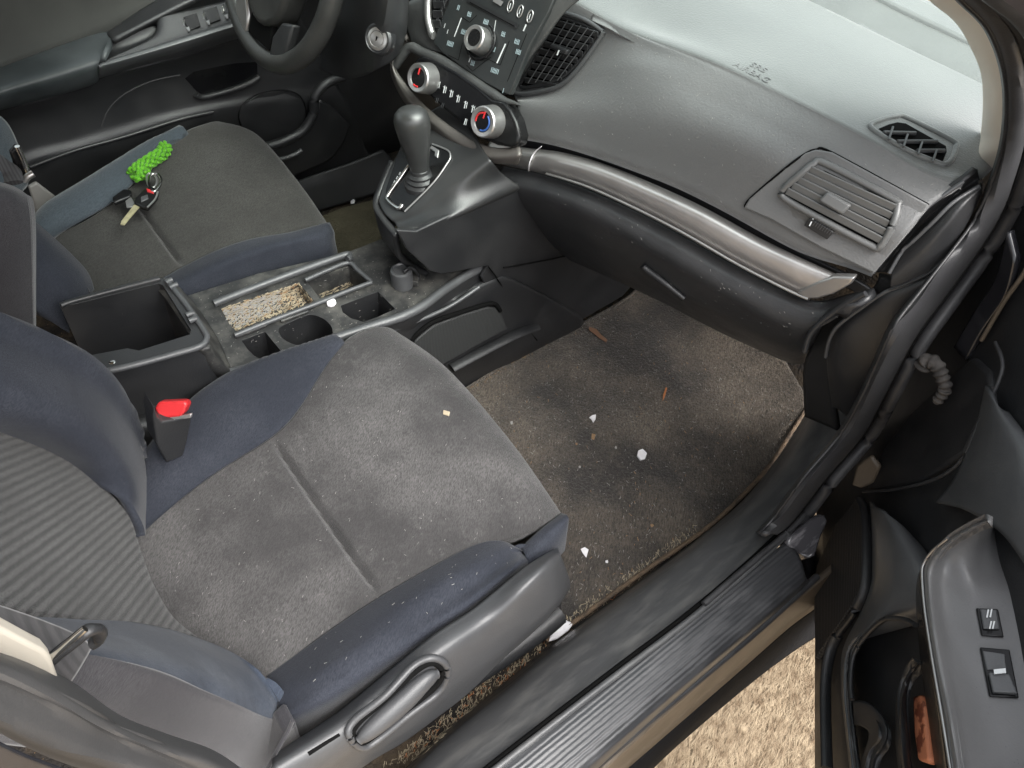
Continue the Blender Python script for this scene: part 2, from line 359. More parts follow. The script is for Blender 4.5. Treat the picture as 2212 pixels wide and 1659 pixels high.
# outer sill, paint
RL = [(1150, 1810), (1262, 1702), (1416, 1562), (1600, 1400), (1700, 1312), (1770, 1258), (1850, 1190), (1900, 1148)]
RB = [(1180, 1815), (1290, 1708), (1416, 1598), (1600, 1438), (1700, 1350), (1770, 1298), (1850, 1230), (1905, 1188)]
rocker = patch('rocker_panel', [
    Z(.145, RL), Z(.085, [((a + c) / 2, (b + d) / 2) for (a, b), (c, d) in zip(RL, RB)]), Z(.05, RB), Z(.045, [(a + 6, b + 5) for a, b in RB])], 'beige', body, .01, 60, 12)
skirt = patch('rocker_skirt', [
    Z(.045, [(a + 6, b + 5) for a, b in RB]),
    Z(.01, [(1230, 1815), (1330, 1725), (1440, 1620), (1610, 1462), (1706, 1378), (1776, 1325), (1860, 1255)]),
    Z(-.06, [(1235, 1830), (1340, 1735), (1445, 1628), (1612, 1485), (1708, 1412), (1778, 1366), (1860, 1310)])], mat('matt_black_underseal', (.012, .012, .013), .9, spec=.1, bump=1, bs=120), body, .01, 60, 14)
# latch end cap of the scuff plate
lt = prism('sill_end_cap', ZZ([(1700, 1170, .215), (1730, 1138, .22), (1768, 1110, .22), (1790, 1120, .215), (1775, 1160, .21), (1758, 1205, .205), (1735, 1198, .2)]), 'chrome', body, .03, bev=.006, seg=4, smooth_n=20)
lt.data.materials[0] = mat('glint_streaked_plastic', (.06, .058, .064), .22, (.26, .25, .26), 16, .5, .62, spec=.9, coat=.6, bump=.1, bs=60, stretch=(.4, 2, 1))  # pale streaks paint a silver reflection into the dark gloss
prism('jamb_panel', X(1.13, [(1762, 1130), (1800, 1085), (1850, 1000), (1900, 900), (1950, 790), (2030, 660), (2120, 520), (2200, 390), (2300, 380), (2300, 560), (2150, 800), (2000, 960), (1900, 1080), (1850, 1200), (1775, 1300), (1755, 1255)]), 'paint', body, .02)
prism('jamb_filler', Z(.03, [(1660, 1290), (1700, 1235), (1745, 1180), (1800, 1110), (1880, 1060), (1900, 1200), (1850, 1290), (1780, 1330), (1735, 1300)]), 'paint', body, .05)
prism('jamb_corner', X(.985, [(1838, 1048), (1850, 1005), (1880, 985), (1900, 1010), (1885, 1045), (1860, 1056)]), 'beige', body, .01, bev=.004)
tube('fender_edge', XX([(2240, 530, 1.01), (2212, 590, 1.01), (2170, 650, 1.01), (2120, 735, 1.01)]), .003, 'beige', body, 30, 8)
patch('inner_fender', [X(1.02, [(2175, 500), (2150, 600), (2100, 680), (2060, 750)]), X(1.01, [(2190, 560), (2170, 640), (2120, 715), (2085, 780)])], 'paint', body, .01, 20, 10)
# flange trim along the doorway
P_in = [(2010, -60), (2074, 0), (2139, 72), (2171, 180), (2168, 300), (2139, 400), (2100, 480), (2060, 535), (1990, 625), (1930, 704), (1890, 790), (1858, 860), (1812, 940), (1732, 1035), (1668, 1121), (1640, 1150)]
P_out = [(2060, -110), (2124, -50), (2215, 60), (2240, 180), (2240, 290), (2212, 396), (2186, 468), (2130, 560), (2062, 655), (2008, 730), (1968, 795), (1934, 858), (1886, 945), (1806, 1038), (1735, 1128), (1698, 1158)]
PY = [.285, .275, .262, .25, .24, .232, .225, .218, .209, .200, .192, .185, .180, .175, .171, .168]
def mixp(f, dy): return YY([(p[0] + (q[0] - p[0]) * f, p[1] + (q[1] - p[1]) * f, y + dy) for p, q, y in zip(P_in, P_out, PY)])
flange = patch('doorway_trim', [mixp(-.12, .03), mixp(0, .008), mixp(.35, -.004), mixp(.68, -.006), mixp(.76, .015)], 'grey', body, .006, 110, 26)
flange.data.materials[0] = mat('doorway_trim_plastic', (.034, .034, .036), .46, (.048, .048, .05), 8, bump=.5, bs=400, spec=.55, rvar=.05)
tube('weatherstrip', mixp(.93, -.008), .0095, 'rubber', body, 140, 12)
tube('trim_seam', mixp(.70, -.0065), .0016, 'void', body, 140, 6)
tube('trim_lip', mixp(.02, .006), .0022, 'dark', body, 140, 8)
# carry the seal on down along the sill edge
tube('sill_seal', ZZ([(1745, 1105, .215), (1700, 1150, .213), (1662, 1183, .212), (1520, 1305, .212)]), .005, 'rubber', body, 40, 8)
# pillar trim beside the windscreen
pillar = patch('pillar_trim', [
    YY([(1960, -60, .42), (2006, 0, .40), (2060, 45, .38), (2092, 94, .36), (2121, 173, .34), (2118, 288, .32), (2096, 335, .31), (2119, 374, .30)]),
    YY([(1990, -70, .36), (2034, -5, .345), (2095, 45, .33), (2120, 94, .315), (2146, 175, .30), (2140, 288, .29), (2122, 340, .285), (2124, 392, .28)]),
    YY([(2030, -80, .30), (2078, -10, .29), (2142, 62, .28), (2164, 120, .275), (2178, 185, .27), (2172, 295, .263), (2150, 380, .26), (2134, 412, .258)])], 'cream', body, .01, 50, 18)
tube('outer_door_seal', YY([(2060, -130, .25), (2150, -40, .24), (2230, 30, .23), (2290, 130, .22)]), .014, 'rubber', body, 40, 10)
patch('roof_frame_rail', [YY([(2085, -30, .24), (2150, 15, .235), (2230, 90, .23)]), YY([(2160, -60, .22), (2215, -10, .215), (2270, 60, .21)])], 'purple', body, .01, 20, 8)
# roof, far side, screen
patch('roof', [[(-1.6, .30, 1.235), (.42, .30, 1.235)], [(-1.6, .95, 1.275), (.40, .95, 1.275)], [(-1.6, 1.6, 1.235), (.42, 1.6, 1.235)]], 'roof', body, -.03, 12, 12, to=Vector((0, .9, 0)))
patch('windscreen', [[(1.38, .30, .80), (1.44, .95, .82), (1.38, 1.6, .80)], [(.42, .38, 1.235), (.40, .95, 1.275), (.42, 1.5, 1.235)]], 'glass', body, 0, 16, 8)
patch('driver_window', [[(-.6, 1.66, .72), (1.0, 1.66, .74)], [(-.6, 1.58, 1.22), (.5, 1.58, 1.22)]], 'glass', body, 0, 8, 4)
tube('far_pillar', [(1.2, 1.64, .78), (.8, 1.60, 1.03), (.42, 1.56, 1.24)], .03, 'cream', body, 20, 12)
patch('firewall', [[(1.38, .2, .78), (1.38, 1.68, .78)], [(1.34, .2, .1), (1.34, 1.68, .1)], [(1.12, .2, .0), (1.12, 1.68, .0)]], 'carpet', body, .02, 12, 12)
patch('driver_side_wall', [[(-1.4, 1.70, .75), (1.38, 1.70, .8)], [(-1.4, 1.70, -.05), (1.38, 1.70, -.05)]], 'dark', body, .02, 6, 6)
patch('rear_panel', [[(-1.5, .2, 1.0), (-1.5, 1.7, 1.0)], [(-1.5, .2, 0), (-1.5, 1.7, 0)]], 'dark', body, .02, 6, 6)
# driver side sill strip seen past the seat
drs = patch('driver_sill', [Z(.05, [(60, 385), (95, 430), (140, 470)]), Z(.05, [(95, 375), (122, 425), (150, 445)])], 'cream', body, .02, 8, 4); drs.data.materials[0] = mat('pale_sill_plastic', (.26, .25, .23), .5)
# pillar behind the passenger seat, close to the camera
bp = thing('door_pillar_trim', 'light grey plastic pillar trim in the near bottom left corner under the seat belt', 'pillar trim')
pcv = patch('pillar_cover', [
    YY([(-60, 1385, .26), (60, 1425, .26), (160, 1475, .26), (260, 1545, .255), (360, 1585, .25), (470, 1625, .245), (560, 1690, .24)]),
    YY([(-60, 1410, .225), (50, 1448, .225), (150, 1500, .225), (250, 1560, .225), (350, 1602, .225), (460, 1645, .22), (540, 1700, .22)]),
    YY([(-60, 1440, .215), (40, 1480, .215), (145, 1530, .215), (250, 1585, .215), (345, 1622, .215), (430, 1660, .215), (500, 1710, .215)]),
    YY([(-60, 1455, .218), (36, 1494, .218), (142, 1542, .218), (248, 1596, .218), (342, 1632, .218), (424, 1670, .218), (490, 1716, .218)]),
    YY([(-60, 1530, .205), (30, 1580, .205), (120, 1620, .205), (220, 1650, .205), (300, 1672, .205), (370, 1700, .205), (420, 1730, .205)]),
    YY([(-60, 1548, .23), (30, 1600, .23), (115, 1640, .23), (210, 1672, .23), (290, 1695, .23), (350, 1720, .23), (400, 1745, .23)])], 'grey', bp, .006, 60, 40)
pcv.data.materials[0] = mat('grey_pillar_plastic', (.052, .051, .051), .55, (.068, .067, .067), 6, bump=.4, bs=500, spec=.4)
patch('striker_recess', [Y(.19, [(-60, 1570), (60, 1630), (200, 1680), (380, 1740)]), Y(.18, [(-60, 1700), (60, 1730), (200, 1760), (380, 1800)])], 'paint', bp, .006, 20, 8)

# =================================================================== PASSENGER SEAT
ps = thing('car_seat', 'near front seat with stained grey cushion and navy bolsters, plastic side cover with lever', 'car seat', 'front seats')
def quilt(seam_x, w=.0048, d=.013, bulge=.0):
    def f(p, u, v):
        q = p.copy(); q.z -= d * math.exp(-((p.x - seam_x) / w) ** 2) * (1 if p.z > .27 else 0) * min(1, 8 * u, 8 * (1 - u))
        q.z += .004 * math.sin(u * 3.14) * math.sin(v * 3.14)
        return q
    return f
FP = [(795, 709, .345), (930, 800, .352), (1080, 975, .352), (1192, 1122, .345)]
SP = [(850, 712, .325), (965, 797, .33), (1105, 958, .33), (1212, 1108, .325)]
cu = patch('seat_cushion', [
    ZZ([(200, 1190, .28), (290, 1310, .28), (390, 1430, .28), (500, 1520, .28)]),
    ZZ([(290, 1150, .30), (375, 1260, .30), (480, 1362, .30), (590, 1452, .31)]),
    ZZ([(450, 1030, .315), (530, 1140, .31), (615, 1262, .31), (700, 1372, .32)]),
    ZZ([(590, 940, .325), (665, 1055, .32), (745, 1180, .32), (820, 1292, .33)]),
    ZZ([(645, 880, .333), (745, 985, .335), (855, 1105, .335), (960, 1210, .34)]),
    ZZ([(698, 795, .342), (830, 915, .345), (960, 1050, .345), (1065, 1172, .348)]),
    ZZ([(738, 742, .348), (870, 850, .352), (1025, 1010, .352), (1130, 1150, .35)]),
    ZZ(FP), ZZ(SP), sh(ZZ(SP), .004, 0, -.05), sh(ZZ(SP), -.01, 0, -.12), sh(ZZ(SP), -.04, 0, -.2)], 'insert', ps, .03, 130, 240, fn=quilt(.222))
ib = patch('cushion_bolster', [
    ZZ([(280, 1165, .296), (450, 1034, .315), (590, 944, .326), (647, 884, .334), (700, 799, .343), (740, 746, .347)]),
    ZZ([(262, 1150, .31), (385, 1010, .328), (505, 915, .338), (610, 832, .345), (680, 774, .35), (738, 740, .349)]),
    ZZ([(250, 1120, .31), (330, 1000, .325), (425, 892, .338), (530, 815, .347), (640, 768, .350), (732, 737, .347)]),
    ZZ([(245, 1110, .30), (308, 1008, .315), (385, 905, .328), (490, 822, .338), (605, 773, .345), (725, 734, .342)]),
    sh(ZZ([(245, 1110, .30), (308, 1008, .315), (385, 905, .328), (490, 822, .338), (605, 773, .345), (725, 734, .342)]), 0, .004, -.03),
    sh(ZZ([(245, 1110, .30), (308, 1008, .315), (385, 905, .328), (490, 822, .338), (605, 773, .345), (725, 734, .342)]), 0, -.005, -.15)], 'navy', ps, .01, 60, 40)
ob = patch('cushion_bolster', [
    ZZ([(560, 1475, .30), (592, 1446, .31), (700, 1368, .32), (820, 1288, .33), (960, 1208, .34), (1035, 1172, .345), (1085, 1168, .348), (1126, 1188, .345)]),
    ZZ([(585, 1500, .32), (640, 1455, .335), (745, 1385, .35), (860, 1310, .36), (985, 1238, .368), (1060, 1198, .368), (1105, 1185, .36), (1136, 1192, .35)]),
    YY([(600, 1530, .345), (680, 1475, .335), (780, 1410, .33), (895, 1340, .328), (1010, 1270, .325), (1080, 1222, .325), (1118, 1200, .328), (1142, 1197, .333)]),
    YY([(620, 1560, .325), (705, 1520, .31), (810, 1455, .305), (920, 1380, .303), (1025, 1305, .303), (1095, 1248, .305), (1125, 1222, .31), (1150, 1208, .32)]),
    YY([(640, 1600, .325), (720, 1560, .325), (825, 1490, .32), (935, 1410, .315), (1040, 1330, .315), (1110, 1270, .315), (1135, 1240, .315), (1160, 1220, .32)])], 'navy', ps, .01, 70, 44)
fc = patch('cushion_corner', [
    ZZ([(1124, 1184, .346), (1150, 1158, .349), (1185, 1128, .348), (1212, 1108, .34)]),
    YY([(1138, 1205, .32), (1170, 1175, .325), (1205, 1142, .33), (1228, 1118, .335)]),
    YY([(1145, 1235, .31), (1180, 1205, .312), (1206, 1185, .318), (1224, 1160, .326)]),
    YY([(1150, 1260, .315), (1180, 1230, .32), (1202, 1210, .325), (1220, 1190, .33)])], 'navy', ps, .01, 24, 24)
tube('cushion_seam', sh(onn([cu, ib], [(300, 1145), (450, 1032), (590, 942), (646, 882), (698, 797), (735, 745)], .0005)[0], 0, 0, 0), .0011, 'insertd', ps, 60, 6)
# plastic side cover, its lever and the rail under it
shd = patch('side_cover', [
    YY([(590, 1630, .30), (708, 1553, .298), (762, 1512, .296), (852, 1438, .295), (938, 1369, .295), (1025, 1312, .295), (1122, 1233, .296), (1175, 1198, .302), (1205, 1184, .312)]),
    YY([(590, 1662, .275), (735, 1570, .272), (800, 1520, .270), (890, 1460, .268), (974, 1402, .267), (1060, 1346, .267), (1130, 1280, .268), (1180, 1230, .275), (1212, 1200, .29)]),
    YY([(620, 1720, .256), (775, 1610, .253), (850, 1570, .25), (930, 1520, .249), (1000, 1465, .25), (1075, 1410, .252), (1145, 1348, .255), (1200, 1295, .262), (1230, 1250, .285)]),
    YY([(650, 1760, .262), (795, 1650, .26), (870, 1605, .258), (945, 1550, .257), (1015, 1495, .257), (1085, 1425, .258), (1145, 1372, .26), (1206, 1310, .268), (1232, 1270, .29)])], 'grey', ps, .008, 90, 50)
shd.data.materials[0] = mat('seat_cover_plastic', (.05, .051, .054), .40, (.07, .071, .073), 6, bump=.5, bs=500, spec=.55, speck=(.3, .3, .3), ss=60, sth=.02, rvar=.05)
lv = onn(shd, [(770, 1592), (800, 1565), (860, 1512), (915, 1462), (940, 1448)], .006)
tube('recline_lever', lv[0], lambda f: .0145 * min(1, (math.sin(math.pi * min(max(f, .02), .98))) ** .3), shd.data.materials[0], ps, 50, 18, flat=.8, nrm=lv[1])
loop = onn(shd, [(752, 1585), (765, 1555), (830, 1500), (895, 1440), (932, 1420), (960, 1432), (962, 1462), (940, 1495), (880, 1540), (815, 1592), (780, 1610)], .003)
tube('lever_recess', onn(shd, [(760, 1586), (775, 1558), (835, 1505), (898, 1448), (932, 1430), (950, 1440), (952, 1462), (930, 1490), (872, 1535), (810, 1585), (780, 1602)], .0005)[0], .0045, 'void', ps, 80, 8, True)
tube('lever_surround', loop[0], .0045, shd.data.materials[0], ps, 90, 10, True)
prism('cover_slot', onn(shd, [(664, 1625), (700, 1603), (732, 1584), (735, 1589), (705, 1608), (668, 1632)], .001)[0], 'void', ps, .002, bev=0)
tube('seat_rail', ZZ([(560, 1690, .09), (800, 1590, .08), (1000, 1470, .075), (1150, 1370, .07), (1205, 1325, .07)]), .02, 'dark', ps, 30, 10)
prism('seat_rail_foot', Y(.315, [(1150, 1340), (1215, 1285), (1212, 1355), (1222, 1375), (1190, 1385), (1160, 1370)]), 'dark', ps, .03, bev=.003)
# backrest
n0 = (1, 0, .45)
def B(c, pts): return [PN(a, b, n0, c) for a, b in pts]
br = patch('backrest', [
    sh(B(.1785, [(290, 1145), (327, 1250), (375, 1335), (432, 1382)]), -.06, 0, -.05),
    sh(B(.1785, [(290, 1145), (327, 1250), (375, 1335), (432, 1382)]), -.014, 0, -.024),
    B(.1785, [(290, 1142), (325, 1246), (372, 1330), (430, 1378)]),
    B(.1785, [(250, 1078), (270, 1190), (290, 1280), (320, 1360)]),
    B(.1785, [(150, 988), (180, 1120), (200, 1240), (215, 1345)]),
    B(.1785, [(0, 922), (40, 1060), (70, 1200), (90, 1325)]),
    B(.1785, [(-200, 870), (-160, 1020), (-110, 1180), (-90, 1310)])], 'ribs', ps, .04, 60, 70)
t_ = (PN(250, 1030, n0, .1785) - PN(100, 1128, n0, .1785)).normalized(); b_ = t_.cross(Vector(n0).normalized())
for p in br.data.polygons:
    for li in p.loop_indices:
        q = br.data.vertices[br.data.loops[li].vertex_index].co; br.data.uv_layers[0].data[li].uv = (q.dot(b_), q.dot(t_))
bl = patch('backrest_bolster', [
    B(.180, [(-200, 866), (0, 920), (150, 986), (250, 1076), (288, 1135), (294, 1160)]),
    YY([(-200, 800, .70), (0, 850, .70), (160, 925, .70), (262, 1025, .69), (292, 1110, .665), (297, 1150, .655)]),
    YY([(-200, 680, .765), (0, 745, .765), (190, 840, .765), (285, 965, .76), (300, 1060, .715), (294, 1130, .68)]),
    YY([(-200, 630, .79), (0, 693, .79), (200, 790, .79), (288, 915, .785), (298, 1030, .735), (292, 1110, .69)]),
    sh(YY([(-200, 630, .79), (0, 693, .79), (200, 790, .79), (288, 915, .785), (298, 1030, .735), (292, 1110, .69)]), -.03, .01, -.008),
    sh(YY([(-200, 630, .79), (0, 693, .79), (200, 790, .79), (288, 915, .785), (298, 1030, .735), (292, 1110, .69)]), -.12, .01, -.04)], 'navy', ps, .01, 70, 50)
brt = patch('backrest_bolster', [
    YY([(-90, 1300, .46), (90, 1320, .452), (250, 1338, .452), (350, 1355, .452), (425, 1377, .45), (500, 1408, .42), (560, 1450, .38), (602, 1512, .35)]),
    YY([(-90, 1335, .42), (90, 1352, .41), (250, 1368, .41), (380, 1392, .405), (470, 1420, .395), (540, 1458, .375), (580, 1492, .36), (606, 1528, .347)]),
    YY([(-90, 1365, .37), (90, 1378, .36), (235, 1400, .36), (370, 1430, .36), (465, 1462, .355), (540, 1498, .35), (585, 1525, .345), (604, 1545, .343)]),
    YY([(-90, 1395, .345), (90, 1405, .34), (223, 1425, .34), (350, 1462, .335), (440, 1500, .33), (520, 1530, .33), (570, 1552, .335), (600, 1565, .34)])], 'navyl', ps, .01, 70, 36)
patch('backrest_side', [
    YY([(-90, 1390, .345), (90, 1400, .34), (223, 1420, .34), (350, 1457, .335), (440, 1495, .33), (520, 1526, .33), (570, 1548, .335), (612, 1560, .34)]),
    YY([(-90, 1470, .33), (90, 1490, .325), (200, 1530, .32), (320, 1580, .32), (420, 1620, .318), (500, 1640, .318), (560, 1650, .32), (620, 1640, .33)]),
    YY([(-90, 1600, .335), (90, 1620, .33), (200, 1660, .33), (320, 1700, .33), (420, 1740, .33), (500, 1750, .33), (560, 1750, .33), (640, 1720, .34)])], 'sideback', ps, .01, 50, 30)
tube('backrest_piping', YY([(632, 1556, .30), (622, 1580, .298), (598, 1622, .295), (570, 1675, .293)]), .0024, 'sideback', ps, 30, 8)
prism('recliner_cover', Y(.312, [(616, 1584), (640, 1562), (652, 1600), (660, 1650), (680, 1720), (560, 1740), (585, 1650)]), 'sideback', ps, .03, bev=.004)

# =================================================================== DRIVER SEAT
ds = thing('car_seat', 'far front seat with grey cushion and lighter blue edges holding the keys', 'car seat', 'front seats')
SD = [(718, 500, .325), (650, 402, .332), (555, 292, .332), (478, 264, .325)]
dc = patch('seat_cushion', [
    ZZ([(165, 690, .28), (120, 620, .28), (70, 560, .28), (30, 520, .28)]),
    ZZ([(215, 648, .305), (185, 595, .305), (150, 535, .305), (124, 502, .305)]),
    ZZ([(300, 622, .318), (262, 555, .315), (225, 495, .315), (205, 464, .318)]),
    ZZ([(390, 578, .327), (358, 515, .322), (318, 448, .322), (290, 398, .328)]),
    ZZ([(500, 530, .338), (445, 440, .336), (385, 365, .336), (350, 332, .34)]),
    ZZ([(610, 504, .344), (540, 412, .345), (465, 335, .345), (392, 290, .345)]),
    ZZ([(684, 486, .346), (618, 392, .349), (530, 303, .349), (432, 271, .346)]),
    ZZ(SD), sh(ZZ(SD), .004, 0, -.05), sh(ZZ(SD), -.01, 0, -.12), sh(ZZ(SD), -.04, 0, -.2)], 'insertd', ds, .03, 100, 200, fn=quilt(.262))
dn = patch('cushion_bolster', [
    ZZ([(205, 655, .30), (300, 624, .32), (362, 594, .327), (392, 577, .33), (468, 540, .338), (540, 516, .342), (626, 501, .345), (690, 484, .345), (712, 480, .34)]),
    ZZ([(225, 672, .31), (325, 640, .328), (390, 606, .338), (440, 580, .345), (510, 552, .35), (580, 530, .353), (650, 513, .352), (700, 500, .346), (722, 500, .33)]),
    ZZ([(240, 690, .30), (345, 658, .318), (415, 622, .328), (470, 592, .335), (530, 566, .338), (600, 545, .34), (665, 530, .338), (708, 522, .33), (724, 518, .31)]),
    sh(ZZ([(240, 690, .30), (345, 658, .318), (415, 622, .328), (470, 592, .335), (530, 566, .338), (600, 545, .34), (665, 530, .338), (708, 522, .33), (724, 518, .31)]), 0, -.008, -.06),
    sh(ZZ([(240, 690, .30), (345, 658, .318), (415, 622, .328), (470, 592, .335), (530, 566, .338), (600, 545, .34), (665, 530, .338), (708, 522, .33), (724, 518, .31)]), -.005, .01, -.2)], 'navy', ds, .01, 60, 44)
df = patch('cushion_bolster', [
    ZZ([(95, 525, .30), (126, 500, .306), (190, 470, .317), (240, 440, .322), (290, 396, .33), (350, 330, .341), (378, 300, .345), (400, 284, .346)]),
    ZZ([(80, 505, .32), (120, 470, .328), (190, 430, .335), (260, 380, .34), (320, 335, .345), (360, 308, .348), (385, 294, .349), (400, 285, .349)]),
    ZZ([(75, 490, .30), (108, 450, .315), (180, 405, .322), (250, 362, .33), (320, 320, .335), (360, 302, .34), (380, 292, .342), (392, 286, .344)]),
    sh(ZZ([(75, 490, .30), (108, 450, .315), (180, 405, .322), (250, 362, .33), (320, 320, .335), (360, 302, .34), (380, 292, .342), (392, 286, .344)]), 0, .02, -.1)], 'teal', ds, .01, 50, 30)
# its backrest: only the lower bolster shows
nb = patch('backrest_bolster', [
    YY([(72, 475, 1.19), (90, 490, 1.19), (144, 538, 1.17), (189, 586, 1.14), (204, 625, 1.11)]),
    YY([(66, 492, 1.15), (84, 505, 1.14), (132, 552, 1.12), (175, 598, 1.10), (192, 640, 1.085)]),
    YY([(50, 540, 1.09), (70, 560, 1.09), (110, 600, 1.07), (140, 630, 1.06), (160, 660, 1.055)]),
    YY([(30, 640, 1.06), (60, 660, 1.05), (90, 680, 1.04), (120, 700, 1.04), (150, 720, 1.04)])], 'navy', ds, .02, 30, 24)
tube('bolster_piping', sh(YY([(66, 475, 1.16), (84, 500, 1.15), (132, 547, 1.13), (172, 590, 1.11), (196, 632, 1.09)]), -.002), .0018, 'sideback', ds, 30, 6)
patch('backrest_bolster', [
    YY([(-60, 225, 1.50), (0, 250, 1.50), (28, 285, 1.50), (50, 345, 1.49), (62, 400, 1.47)]),
    YY([(-60, 260, 1.46), (-10, 285, 1.46), (12, 320, 1.46), (30, 370, 1.45), (40, 430, 1.43)]),
    YY([(-60, 380, 1.40), (-30, 395, 1.40), (-10, 430, 1.40), (0, 470, 1.38), (10, 520, 1.36)])], 'teal', ds, .03, 30, 20)
patch('backrest', [
    YY([(-120, 300, 1.44), (-60, 380, 1.42), (-20, 470, 1.36), (60, 560, 1.30)]),
    YY([(-160, 420, 1.3), (-100, 480, 1.28), (-40, 560, 1.24), (40, 600, 1.2)]),
    YY([(-200, 560, 1.12), (-120, 620, 1.12), (-40, 680, 1.1), (60, 700, 1.08)])], 'insertd', ds, .03, 20, 20)
ar = patch('folded_armrest', [
    YY([(-90, 372, 1.04), (-20, 388, 1.04), (30, 402, 1.045), (58, 420, 1.05)]),
    YY([(-90, 385, 1.0), (-20, 402, 1.0), (28, 416, 1.0), (62, 434, 1.01)]),
    YY([(-90, 440, .985), (-20, 450, .985), (32, 470, .985), (68, 490, .995)]),
    YY([(-90, 600, .985), (-20, 610, .985), (35, 620, .985), (72, 632, .995)]),
    YY([(-90, 720, .985), (-20, 720, .985), (38, 722, .985), (74, 724, .995)])], 'sideback', ds, .03, 30, 40)
patch('armrest_end', [
    YY([(58, 420, 1.05), (62, 434, 1.01), (68, 490, .995), (72, 632, .995), (74, 724, .995)]),
    YY([(68, 425, 1.06), (74, 445, 1.03), (78, 500, 1.02), (78, 632, 1.02), (78, 724, 1.02)])], 'sideback', ds, .02, 30, 8)

# =================================================================== BELTS AND BUCKLE
pb = thing('passenger_seat_belt', 'dark grey seat belt webbing with a black metal tongue across the near bottom left', 'seat belt')
patch('webbing', [
    YY([(-90, 1275, .31), (-20, 1300, .31), (90, 1338, .31), (170, 1372, .31), (200, 1398, .308)]),
    YY([(-90, 1330, .29), (-20, 1352, .29), (70, 1385, .29), (140, 1420, .29), (170, 1450, .29)]),
    YY([(-90, 1400, .28), (-20, 1425, .28), (50, 1455, .28), (110, 1490, .28), (130, 1510, .28)])], 'web', pb, .0015, 40, 20)
tg = tube('tongue', YY([(95, 1440, .262), (125, 1412, .262), (160, 1385, .262), (190, 1362, .262), (212, 1362, .264), (216, 1378, .268), (200, 1390, .27)]), .0042, 'dark', pb, 60, 12, flat=.8)
tube('tongue_edge', YY([(100, 1430, .256), (130, 1404, .256), (162, 1376, .256), (184, 1358, .256)]), .0022, 'chrome', pb, 30, 8)
prism('belt_guide', Y(.25, [(-60, 1325), (0, 1356), (60, 1388), (97, 1407), (112, 1425), (127, 1468), (124, 1478), (108, 1478), (50, 1448), (0, 1422), (-60, 1390)]), mat('cream_belt_plastic', (.50, .46, .39), .55), pb, .01, bev=.004, seg=4)
bk = thing('seat_belt_buckle', 'black seat belt buckle with a red release button standing between near seat and console', 'buckle')
b0 = Y(.728, [(333, 893), (348, 990), (395, 985), (413, 905), (408, 880), (396, 868), (340, 866)])
prism('buckle_body', Y(.728, [(334, 880), (340, 902), (350, 912), (410, 902), (414, 906), (404, 955), (396, 985), (360, 1000), (338, 960), (333, 920), (330, 900)]), 'dark', bk, .035, bev=.004, seg=3)
prism('release_button', PR := [PN(a, b, (-.5, -.6, .62), (-.5 * .11 - .6 * .728 + .62 * .425)) for a, b in [(333, 882), (342, 868), (398, 866), (405, 874), (398, 890), (388, 901), (345, 905)]], 'red', bk, .018, bev=.003, seg=3)
prism('buckle_slot_trim', [PN(a, b, (-.5, -.6, .62), (-.5 * .11 - .6 * .728 + .62 * .423)) for a, b in [(340, 905), (398, 896), (414, 893), (412, 903), (396, 905), (345, 911)]], 'silver', bk, .006, bev=.001)
tube('buckle_stalk', YY([(365, 985, .77), (350, 1030, .775), (335, 1080, .78), (320, 1120, .78)]), .012, 'dark', bk, 20, 10, flat=.6)
db = thing('driver_seat_belt', 'black and chrome belt tongue hanging beside the far seat', 'seat belt')
tube('webbing', YY([(-30, 330, 1.14), (0, 350, 1.13), (25, 372, 1.12), (30, 395, 1.1)]), .012, 'web', db, 20, 10, flat=.35)
prism('tongue', Y(1.13, [(22, 330), (36, 315), (46, 322), (58, 356), (64, 385), (60, 402), (48, 390), (36, 372)]), 'black', db, .01, bev=.003)
tube('tongue_edge', Y(1.12, [(37, 316), (50, 345), (62, 378)]), .0035, 'chrome', db, 20, 8)
tube('anchor_clip', Y(1.11, [(52, 392), (60, 382), (72, 375)]), .005, 'silver', db, 12, 8)

# =================================================================== CENTRE CONSOLE
cc = thing('center_console', 'dusty black centre console between the seats with open bin, cup holders and coin tray', 'console')
K = lambda pts: zc(353.9, 486.6, .28, pts)
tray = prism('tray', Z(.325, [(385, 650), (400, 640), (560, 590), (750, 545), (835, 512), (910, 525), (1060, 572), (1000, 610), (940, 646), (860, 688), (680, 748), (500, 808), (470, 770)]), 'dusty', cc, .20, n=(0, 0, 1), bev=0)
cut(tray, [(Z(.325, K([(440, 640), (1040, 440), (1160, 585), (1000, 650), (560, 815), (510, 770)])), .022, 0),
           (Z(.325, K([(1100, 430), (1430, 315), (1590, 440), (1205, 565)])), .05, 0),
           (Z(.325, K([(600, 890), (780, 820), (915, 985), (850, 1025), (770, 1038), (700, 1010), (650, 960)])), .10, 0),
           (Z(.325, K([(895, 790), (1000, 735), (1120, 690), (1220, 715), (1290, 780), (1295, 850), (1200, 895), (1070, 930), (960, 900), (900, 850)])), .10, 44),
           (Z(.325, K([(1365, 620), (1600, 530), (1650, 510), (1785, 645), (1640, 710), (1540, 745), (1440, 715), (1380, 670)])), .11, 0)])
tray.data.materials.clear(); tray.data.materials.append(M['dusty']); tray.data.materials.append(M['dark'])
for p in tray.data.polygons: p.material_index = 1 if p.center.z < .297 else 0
def K3(z, pts): return Z(z, K(pts))
tube('tray_rail', K3(.338, [(385, 605), (600, 520), (1000, 370), (1300, 262), (1420, 225), (1432, 248), (1415, 262)]), .0065, 'grey', cc, 80, 12)
tube('tray_rail', K3(.331, [(545, 850), (800, 748), (1180, 605), (1400, 515), (1600, 440)]), .0042, 'grey', cc, 60, 10)
tube('tray_rail', K3(.331, [(1090, 425), (1270, 345), (1425, 290), (1500, 350), (1600, 435)]), .0042, 'grey', cc, 60, 10)
